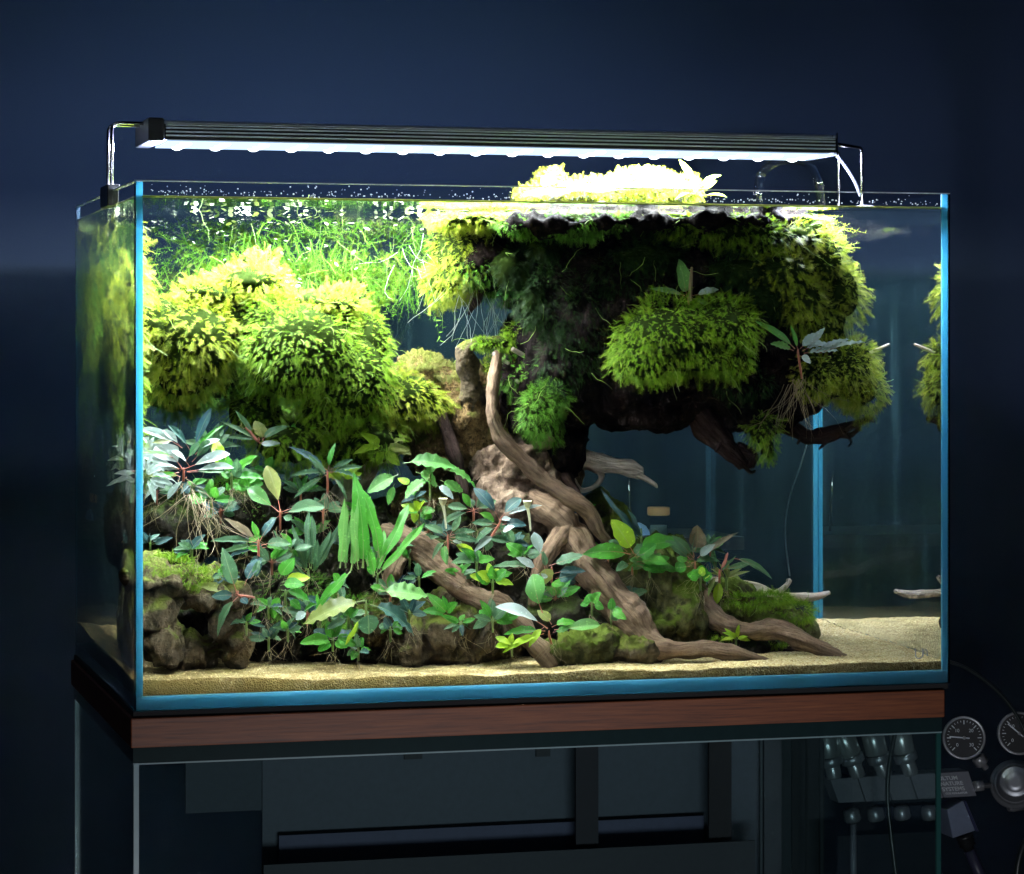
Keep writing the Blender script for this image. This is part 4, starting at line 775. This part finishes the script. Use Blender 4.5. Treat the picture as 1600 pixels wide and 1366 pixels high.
random.seed(5)
for lab, px, py, y, m_ in (('low green rosette under the silver plant', 330, 785, .08, 'green'), ('dark rosette between the earthy stone and the long leaved plant', 345, 800, .09, 'buce_dark'), ('blue green rosette left of the dark fern', 425, 880, .07, 'buce'),
        ('green rosette behind the dark fern', 480, 835, .11, 'green'), ('dark rosette behind the tall fern', 550, 850, .11, 'buce_dark'), ('rosette right below the tall fern', 610, 930, .06, 'buce'),
        ('green rosette on the olive fluted stone', 700, 960, .075, 'green'), ('dark rosette above the left root', 670, 830, .11, 'buce_dark'), ('blue grey rosette in front of the trunk foot', 740, 800, .11, 'buce'),
        ('green rosette low between the two arms of the forked root', 868, 935, .085, 'green'), ('dim rosette behind the long root', 905, 915, .10, 'buce_dark'), ('green rosette behind the lime plant', 950, 870, .12, 'green'),
        ('pale rosette right of the grey leaved plant', 1110, 860, .13, 'buce'), ('dim rosette left of the tall stone', 985, 930, .10, 'buce_dark'), ('green rosette left of the centre front plant', 770, 970, .05, 'green'),
        ('green rosette high on the dark stone below the moss', 420, 740, .14, 'green'), ('blue green rosette under the red crowned plant', 470, 770, .12, 'buce'), ('dark rosette just above the sand at the left centre', 420, 1000, .06, 'buce_dark'), ('dark fine rosette low under the dark fern', 480, 960, .07, 'buce_dark'), ('silver rosette high at the left glass', 240, 700, .11, 'silver')):
    R_(lab, px, py, y, random.randint(7, 10), random.uniform(28, 42), random.uniform(11, 16), mats=[m_, m_, 'green' if m_ == 'buce' else 'buce'], kind=random.choice(['buce', 'wavy', 'obov']), spread=random.choice([170, 220]), stem=random.choice(['red_stem', 'green_stem']))

for lab, px, py, y in (('pale leaved plant pressed to the left end glass, front one', 227, 745, .05), ('pale leaved plant pressed to the left end glass, middle one', 228, 715, .10), ('pale leaved plant pressed to the left end glass, rear one', 230, 735, .16)):
    R_(lab, px, py, y, 14, 46, 12, m='silver', kind='buce', spread=330)

random.seed(17)
labs = ['small dark plant standing on the mossy left corner stone', 'small dark plant beside the red petioled splayed plant', 'small dark plant below the splayed plant', 'small dark plant on the shaded stone face left of the yellow fallen leaf', 'small dark plant just left of the large olive leaf', 'small dark plant above the large olive leaf', 'small dark plant right of the round leaf by the sand', 'small dark plant above the arching dark leaves', 'small dark plant at the base of the tall bright fern', 'small dark plant right of the tall fern base', 'small dark plant at the right foot of the ridged stone', 'small dark plant touching the sand below the yellow fallen leaf', 'small dark plant at the foot of the dark narrow fern', 'small dark plant behind the brownish topped long leaved plant', 'small dark plant on the olive stone under the left root', 'small dark plant tangled in the roots of the silver plant', 'small dark plant peeping over the tips of the tall fern', 'small dark plant under the broad arching leaves before the ochre stone']
for lab, (px, py, y) in zip(labs, ((300, 860, .045), (350, 900, .04), (420, 950, .05), (450, 985, .05), (500, 945, .05), (530, 915, .05), (610, 985, .05), (655, 905, .07), (590, 860, .09), (640, 875, .09), (385, 975, .05), (560, 1015, .055), (470, 870, .08), (385, 850, .08), (720, 975, .06), (300, 760, .09), (560, 800, .11), (650, 780, .11))):
    R_(lab, px, py, y, random.randint(6, 9), random.uniform(18, 28), random.uniform(9, 13), mats=['buce_dark', 'buce', 'green'], kind=random.choice(['buce', 'round', 'obov']), spread=random.choice([190, 260, 330]), tilt=random.uniform(60, 130), group='small dark plants in the lower left planting', stem='green_stem')
# ------------------------------------------------------------------ glass cabinet under the board
cabz = -.0247
def thin_glass(name, col, tint):
    t = NT(name); bf = t.n('ShaderNodeNewGeometry').outputs['Backfacing']; f = t.n('ShaderNodeFresnel', IOR=t.math('SUBTRACT', 1.3, t.math('MULTIPLY', bf, .5308))).outputs[0]; a = t.n('ShaderNodeBsdfTransparent', Color=(*tint, 1)).outputs[0]; b = t.n('ShaderNodeBsdfGlossy', Color=(1, 1, 1, 1), Roughness=.03).outputs[0]
    return t.done(t.n('ShaderNodeMixShader', i0=f, i1=a, i2=b).outputs[0])
M['pane'] = thin_glass('cabinet_glass', (1, 1, 1), (.90, .96, .96))
CX0, CX1, CY0, CY1 = X0-.001, X1-.0065, 0., TD
cab = thing('glass_cabinet', 'smoked glass walled cabinet with green glass edges carrying the aquarium', 'cabinet', (0, TD/2, -.72))
boxo('cabinet_top', (CX0, CY0, cabz-.0105, CX1, CY1, cabz), plain('dark_glass_top', (.010, .022, .024), .15), cab)
m_e = M['edge_green']; m_l = plain('pale_glass_corner', (.16, .24, .26), .3)
for x, y in ((CX0+.0005, CY0+.0005), (CX1-.004, CY0+.0005), (CX0+.0005, CY1-.003), (CX1-.004, CY1-.003)):
    boxo('corner_edge', (x, y, -.7, x+.0035, y+.0025, cabz-.011), m_e if x > 0 else m_l, cab)
boxo('top_seam', (CX0, CY0-.0004, cabz-.0118, CX1, CY0+.0006, cabz-.0108), m_l, cab)
boxo('front_pane', (CX0+.0045, CY0+.001, -.7, CX1-.0045, CY0+.0016, cabz-.0125), M['pane'], cab)
boxo('side_pane', (CX0+.001, CY0+.004, -.7, CX0+.0016, CY1-.004, cabz-.0125), M['pane'], cab)
boxo('side_pane', (CX1-.0016, CY0+.004, -.7, CX1-.001, CY1-.004, cabz-.0125), M['pane'], cab)
def sheet(name, px0, py0, px1, py1, y, col, parent=cab, d=.003):
    a, b = air(px0, py0, y), air(px1, py1, y)
    return boxo(name, (a.x, y, b.z, b.x, y+d, a.z), plain(name+'_paint', col, .7, 0, .2, 700), parent)
gp = (.048, .064, .084)  # room reflections in the glass, built as painted panels, bars and ledges
sheet('reflected_board', 410, 1130, 1192, 1400, .33, gp); sheet('reflected_panel', 290, 1150, 409, 1266, .328, (.022, .038, .052)); sheet('reflected_board', 1194, 1120, 1236, 1400, .325, (.026, .035, .044))
sheet('reflected_bar', 900, 1130, 935, 1326, .30, (.006, .006, .012)); sheet('reflected_bar', 1108, 1130, 1143, 1312, .30, (.003, .003, .006)); sheet('reflected_bar', 632, 1130, 660, 1186, .30, (.012, .016, .02)); sheet('reflected_bar', 838, 1130, 860, 1182, .30, (.012, .016, .02))
sheet('reflected_ledge', 412, 1352, 1180, 1400, .29, (.022, .028, .036)); sheet('reflected_glow_band', 436, 1306, 1100, 1350, .322, (.050, .058, .105)); sheet('divider', 1238, 1100, 1288, 1400, .322, (.012, .014, .018)); sheet('divider', 1188, 1120, 1191, 1400, .318, (.04, .055, .065)); sheet('divider', 1282, 1100, 1286, 1400, .318, (.035, .04, .045))
# ------------------------------------------------------------------ gas regulator with its row of needle valves, right of the cabinet
RY = .33
reg = thing('gas_regulator', 'dark metal gas regulator with four needle valves and two round gauges beside the cabinet', 'gas regulator', air(1450, 1240, RY))
def A(px, py, y=RY): return air(px, py, y)
def prism(name, pts, y0, y1, m, parent):
    v = [A(px, py, y0) for px, py in pts]+[A(px, py, y0)+Vector((0, y1-y0, 0)) for px, py in pts]; n = len(pts)
    f = [tuple(range(n)), tuple(range(2*n-1, n-1, -1))]+[(i, n+i, n+(i+1) % n, (i+1) % n) for i in range(n)]
    bm = bmesh.new(); vv = [bm.verts.new(q) for q in v]; [bm.faces.new([vv[i] for i in q]) for q in f]; bmesh.ops.recalc_face_normals(bm, faces=bm.faces)
    bmesh.ops.bevel(bm, geom=bm.edges[:], offset=.0005, segments=1, affect='EDGES'); return bm_obj(name, bm, m, parent)
S_ = (A(801, 1200)-A(800, 1200)).length
def rod(name, a, b, rows, m, parent, seg=28):
    """lathe between photo points a and b; rows (0..1 along, radius px)"""
    p, q = A(*a), A(*b); L = (q-p).length; v, f = lathe([(h*L, r*S_) for h, r in rows], p, q-p, seg)
    o = mesh_obj(name, v, f, m, parent); 
    me = o.data; me.polygons.foreach_set('use_smooth', np.array([abs(pl.normal.dot((q-p).normalized())) < .5 for pl in me.polygons])); return o
segs = [(1296, 1217, 1310, 1255), (1340, 1214.5, 1353, 1253), (1382, 1212, 1394, 1251), (1421, 1210, 1434, 1249), (1461, 1208, 1475, 1247), (1514, 1205, 1527, 1244)]
for i in range(5):
    a, b = segs[i], segs[i+1]; prism('manifold_block', [(a[0]+.7, a[1]), (b[0]-.7, b[1]), (b[2]-.7, b[3]), (a[2]+.7, a[3])], RY, RY+.02, M['gunplate'], reg)
m_ink = plain('white_print', (.62, .64, .68), .6)
def text(word, px, py, size_px, shear, parent, y=RY-.0008):
    cu = bpy.data.curves.new('lettering', 'FONT'); cu.body = word; cu.size = size_px*S_; cu.extrude = .0001; cu.offset = .00012
    o = bpy.data.objects.new('lettering', cu); link(o); dg = bpy.context.evaluated_depsgraph_get(); me = bpy.data.meshes.new_from_object(o.evaluated_get(dg)); bpy.data.objects.remove(o)
    p = A(px, py, y); u = (A(px+100, py-5.2, y)-p).normalized(); w_ = (A(px-34, py-100, y)-p).normalized()
    for vv in me.vertices: vv.co = p+u*vv.co.x+w_*vv.co.y*.9+Vector((0, -vv.co.z, 0))
    me.materials.append(m_ink); o = bpy.data.objects.new('lettering', me); link(o); child_fix(o, parent)
text('ULTUM', 1467, 1219.5, 10, 0, reg); text('NATURE', 1470, 1228, 10, 0, reg); text('SYSTEMS', 1473, 1236.5, 10, 0, reg); text('CO2 REGULATOR', 1478, 1241.5, 4.6, 0, reg)
for (sx, sy), (cx_, cy_), (tx, ty) in (((1304, 1216), (1299, 1190), (1289, 1144)), ((1341, 1214), (1332, 1187), (1313, 1138)), ((1383, 1212), (1373, 1186), (1360, 1136)), ((1424, 1210), (1415, 1184), (1404, 1134))):
    nv_ = rod('needle_valve', (sx, sy), (cx_, cy_), [(0, 11), (.1, 12), (.9, 12), (1, 11)], M['satin'], reg)
    rod('collar', (cx_+2.4, cy_+6), (cx_-2.4, cy_-8), [(0, 15), (.15, 18.5), (.85, 18.5), (1, 17)], M['gun'], nv_)
    rod('barrel', (cx_-2.6, cy_-8.5), (tx, ty), [(0, 17), (.04, 18), (.5, 18), (.97, 18), (1, 16)], plain('satin_steel', (.45, .47, .47), .25, .6, .05, 900) if 'satin_steel' not in bpy.data.materials else bpy.data.materials['satin_steel'], nv_)
for x, y in ((1329, 1270), (1366, 1268), (1407, 1266), (1450, 1266)):
    c_ = rod('outlet_nut', (x, y-8), (x+4, y+14), [(0, 5), (.1, 11), (.3, 13), (.85, 13.5), (1, 11)], M['gun'], reg, 16)
    rod('outlet_bore', (x+4.1, y+14.2), (x+4.6, y+16.5), [(0, 8.5), (1, 7)], M['black'], c_, 16)
rod('bubble_tube', (1333, 1284), (1334, 1420), [(0, 5), (1, 5)], plain('grey_tube', (.22, .22, .26), .4), reg, 14)
def gauge(px, py, r, rot):
    ax = Vector((-.25, -1, .12)).normalized(); p = A(px, py, RY-.01)
    v, f = lathe([(-.012, r*S_*.9), (-.001, r*S_), (.0015, r*S_), (.0022, r*S_*.93), (.0012, r*S_*.90)], p, ax, 48); g_ = mesh_obj('gauge', v, f, M['satin'], reg)
    v, f = lathe([(.0013, r*S_*.89), (.0016, r*S_*.885)], p, ax, 48); mesh_obj('dial', v, f, plain('dial_black', (.012, .012, .015), .5), g_, False)
    u = ax.cross(Vector((0, 0, 1))).normalized()*-1; w_ = u.cross(ax)*-1; w_ = w_ if w_.z > 0 else -w_; R = r*S_; s = Soup(); o_ = p+ax*.0019
    u = -u if u.x < 0 else u
    def quad(a, r0, r1, wd):
        d = u*math.cos(a)+w_*math.sin(a); n = u*-math.sin(a)+w_*math.cos(a)
        s.add([o_+d*r0*R-n*wd*R, o_+d*r1*R-n*wd*R, o_+d*r1*R+n*wd*R, o_+d*r0*R+n*wd*R], [(0, 1, 2, 3)])
    for k in range(25): a = math.radians(225-270*k/24); quad(a, .72 if k % 4 else .62, .80, .012 if k % 4 else .022)
    s.obj('tick_marks', m_ink, g_, False)['kind'] = 'stuff'; s = Soup(); quad(math.radians(rot), -.25, .68, .028); s.obj('needle', m_ink, g_, False)
    for k, wd in enumerate(('0', '10', '20', '30')):
        a = math.radians(225-270*k/3); cu = bpy.data.curves.new('numeral', 'FONT'); cu.body = wd; cu.size = R*.22; cu.align_x = 'CENTER'; cu.align_y = 'CENTER'
        o = bpy.data.objects.new('numeral', cu); link(o); dg = bpy.context.evaluated_depsgraph_get(); me = bpy.data.meshes.new_from_object(o.evaluated_get(dg)); bpy.data.objects.remove(o)
        for vv in me.vertices: vv.co = o_+(u*math.cos(a)+w_*math.sin(a))*R*.46+u*vv.co.x+w_*vv.co.y
        me.materials.append(m_ink); o = bpy.data.objects.new('numeral', me); link(o); child_fix(o, g_)
    v, f = lathe([(.0019, .08*R), (.003, .07*R)], p, ax, 16); mesh_obj('hub', v, f, M['satin'], g_)
gauge(1506, 1153, 34, 175); gauge(1592, 1146, 34, 140)
rod('gauge_nut', (1527, 1182), (1541, 1201), [(0, 9), (.1, 11), (.6, 11), (.62, 5), (1, 5)], M['satin'], reg, 6)
rod('inlet_nut', (1522, 1229), (1548, 1227), [(0, 9), (.5, 9), (.52, 5), (1, 5)], M['satin'], reg, 6)
kn = Vector((-.45, -1, .25)).normalized()
v, f = lathe([(-.02, 34*S_), (0, 38*S_), (.003, 39*S_), (.005, 37*S_), (.006, 33*S_), (.009, 32*S_), (.011, 33*S_), (.013, 30*S_), (.014, 24*S_)], A(1585, 1226, RY), kn, 56); mesh_obj('regulator_body', v, f, M['gun'], reg)
v, f = lathe([(.012, 27*S_), (.014, 29*S_), (.016, 27*S_), (.030, 24*S_), (.032, 25*S_), (.034, 22*S_), (.033, 17*S_), (.034, 16*S_), (.034, 6*S_)], A(1585, 1226, RY), kn, 56); mesh_obj('knob', v, f, M['gun'], reg)
prism('solenoid', [(1480, 1266), (1505, 1251), (1524, 1298), (1489, 1310)], RY-.004, RY+.02, plain('blue_grey_coil', (.16, .19, .27), .5), reg)
prism('solenoid_side', [(1505.6, 1251), (1510, 1252), (1530, 1300), (1524.6, 1299)], RY-.003, RY+.02, plain('dark_blue_case', (.03, .035, .09), .4), reg)
rod('plug_nut', (1506, 1304), (1514, 1328), [(0, 13), (.2, 14), (.25, 11), (.45, 14), (.5, 11), (.7, 13), (.75, 9), (1, 8)], M['black'], reg)
rod('plug_cable', (1514, 1328), (1546, 1400), [(0, 9), (1, 9)], plain('navy_cable', (.035, .035, .07), .4), reg, 12)
rod('pressure_port', (1575, 1262), (1600, 1258), [(0, 6), (.3, 8), (1, 8)], M['gun'], reg, 12)
hm = plain('black_hose_rubber', (.015, .022, .022), .3)
def hose(label, pts, r, y=.30):
    t_ = thing('hose', label, 'hose', A(*pts[len(pts)//2], y)); tube('hose_length', [(*A(px, py, y), r*S_) for px, py in pts], hm, t_, 12, 60)
hose('black hose looping down past the upper right of the gauges', [(1484, 1034), (1512, 1045), (1545, 1068), (1575, 1098), (1598, 1136), (1612, 1180)], 2.8)
hose('black hose hanging in front of the needle valves', [(1405, 1110), (1399, 1143), (1391, 1185), (1387, 1225), (1388, 1265), (1394, 1320), (1404, 1400)], 3.6, .27)
hose('dark hose at the bottom right corner', [(1630, 1270), (1605, 1310), (1592, 1345), (1586, 1400)], 5)
# ------------------------------------------------------------------ things behind the tank, seen through it
BY = .585
jar = thing('jar', 'small glass jar with a wooden lid standing behind the aquarium', 'jar', behind(1028, 835, BY)); SB = .00060
b_ = behind(1029, 840, BY); v, f = lathe([(0, 13*SB), (.001, 14*SB), (.018, 14*SB), (.020, 12*SB)], b_, (0, 0, 1), 28); mesh_obj('jar_glass', v, f, M['pane'], jar)
v, f = lathe([(.0002, 12*SB), (.011, 12.5*SB)], b_, (0, 0, 1), 20); mesh_obj('contents', v, f, plain('grey_green_contents', (.16, .20, .18), .8), jar)
v, f = lathe([(.0201, 16*SB), (.021, 17*SB), (.0268, 17*SB), (.0275, 16*SB)], b_, (0, 0, 1), 28); mesh_obj('lid', v, f, plain('bamboo_lid', (.80, .45, .14), .6), jar)
bl = thing('blue_cap', 'blue white rounded lid beside the jar behind the tank', 'lid', behind(995, 838, BY)); v, f = lathe([(0, 20*SB), (.004, 19*SB), (.009, 14*SB), (.012, 6*SB)], behind(995, 838, BY), (0, 0, 1), 28); mesh_obj('cap_shell', v, f, plain('pale_blue_plastic', (.30, .50, .75), .4), bl)
sh = thing('shelf_table', 'dark low table behind the tank with jar and lid on it', 'table', behind(1100, 845, BY)); p = behind(700, 840, BY); boxo('table_top', (p.x, BY-.05, p.z-.012, .30, BY+.07, p.z-.0005), plain('dark_table', (.02, .026, .034), .5), sh)
tag(tube('glass_rod', [(*behind(982, 740, BY-.02), .0012), (*behind(986, 835, BY-.02), .0012)], M['steel'], None, 10), 'thin upright glass rod behind the forked pale branch', 'rod')
cd = tube('cable', [(*behind(px, py  , .56), .0007) for px, py in ((1262, 690), (1250, 730), (1236, 770), (1228, 810), (1228, 850), (1234, 900))], plain('pale_cable', (.30, .32, .34), .5), None, 8); tag(cd, 'thin pale cable curving down behind the tank left of the rear corner', 'cable')
# ------------------------------------------------------------------ lily pipe at the right end of the tank
lp = thing('lily_pipe', 'clear curved glass lily pipe hooked into the water under the lamp end', 'pipe', air(1270, 300, .24))
mg = thin_glass('pipe_glass', (1, 1, 1), (.93, .97, .97))
P = [air(1186, 330, .30), air(1184, 300, .30), air(1190, 272, .30), air(1212, 254, .29), air(1240, 250, .28), air(1264, 258, .27), air(1277, 280, .26), air(1282, 312, .26), air(1284, 330, .26)]
tube('pipe', [(*p, .0036) for p in P], M['glass'], lp, 20, 80)
tag(tube('cable', [(*at(1290, 350, .34), .0011), (*at(1370, 338, .34), .0011), (*at(1462, 322, .34), .0011)], M['black'], None, 8), 'dark cable crossing behind the upper right water', 'cable')
# etched maker's letters on the front glass
E_ = (Vector(air(1441, 1020, -.0004)),)
ltr = None
for word, px, py in (('U', 1428, 1030), ('n', 1440, 1026)):
    cu = bpy.data.curves.new('etched_mark', 'FONT'); cu.body = word; cu.size = .0115; cu.offset = -.0002; o = bpy.data.objects.new('etched_mark', cu); link(o)
    dg = bpy.context.evaluated_depsgraph_get(); me = bpy.data.meshes.new_from_object(o.evaluated_get(dg)); bpy.data.objects.remove(o); p = air(px, py, -.0004)
    for vv in me.vertices: vv.co = Vector((p.x+vv.co.x, -.0004, p.z+vv.co.y))
    t = NT('frosted_etch') if 'frosted_etch' not in bpy.data.materials else None
    if t: t.done(t.n('ShaderNodeMixShader', i0=.55, i1=t.n('ShaderNodeBsdfTransparent').outputs[0], i2=t.n('ShaderNodeBsdfDiffuse', Color=(.45, .48, .55, 1)).outputs[0]).outputs[0])
    me.materials.append(bpy.data.materials['frosted_etch']); o = bpy.data.objects.new('etched_mark', me); link(o); child_fix(o, tank)
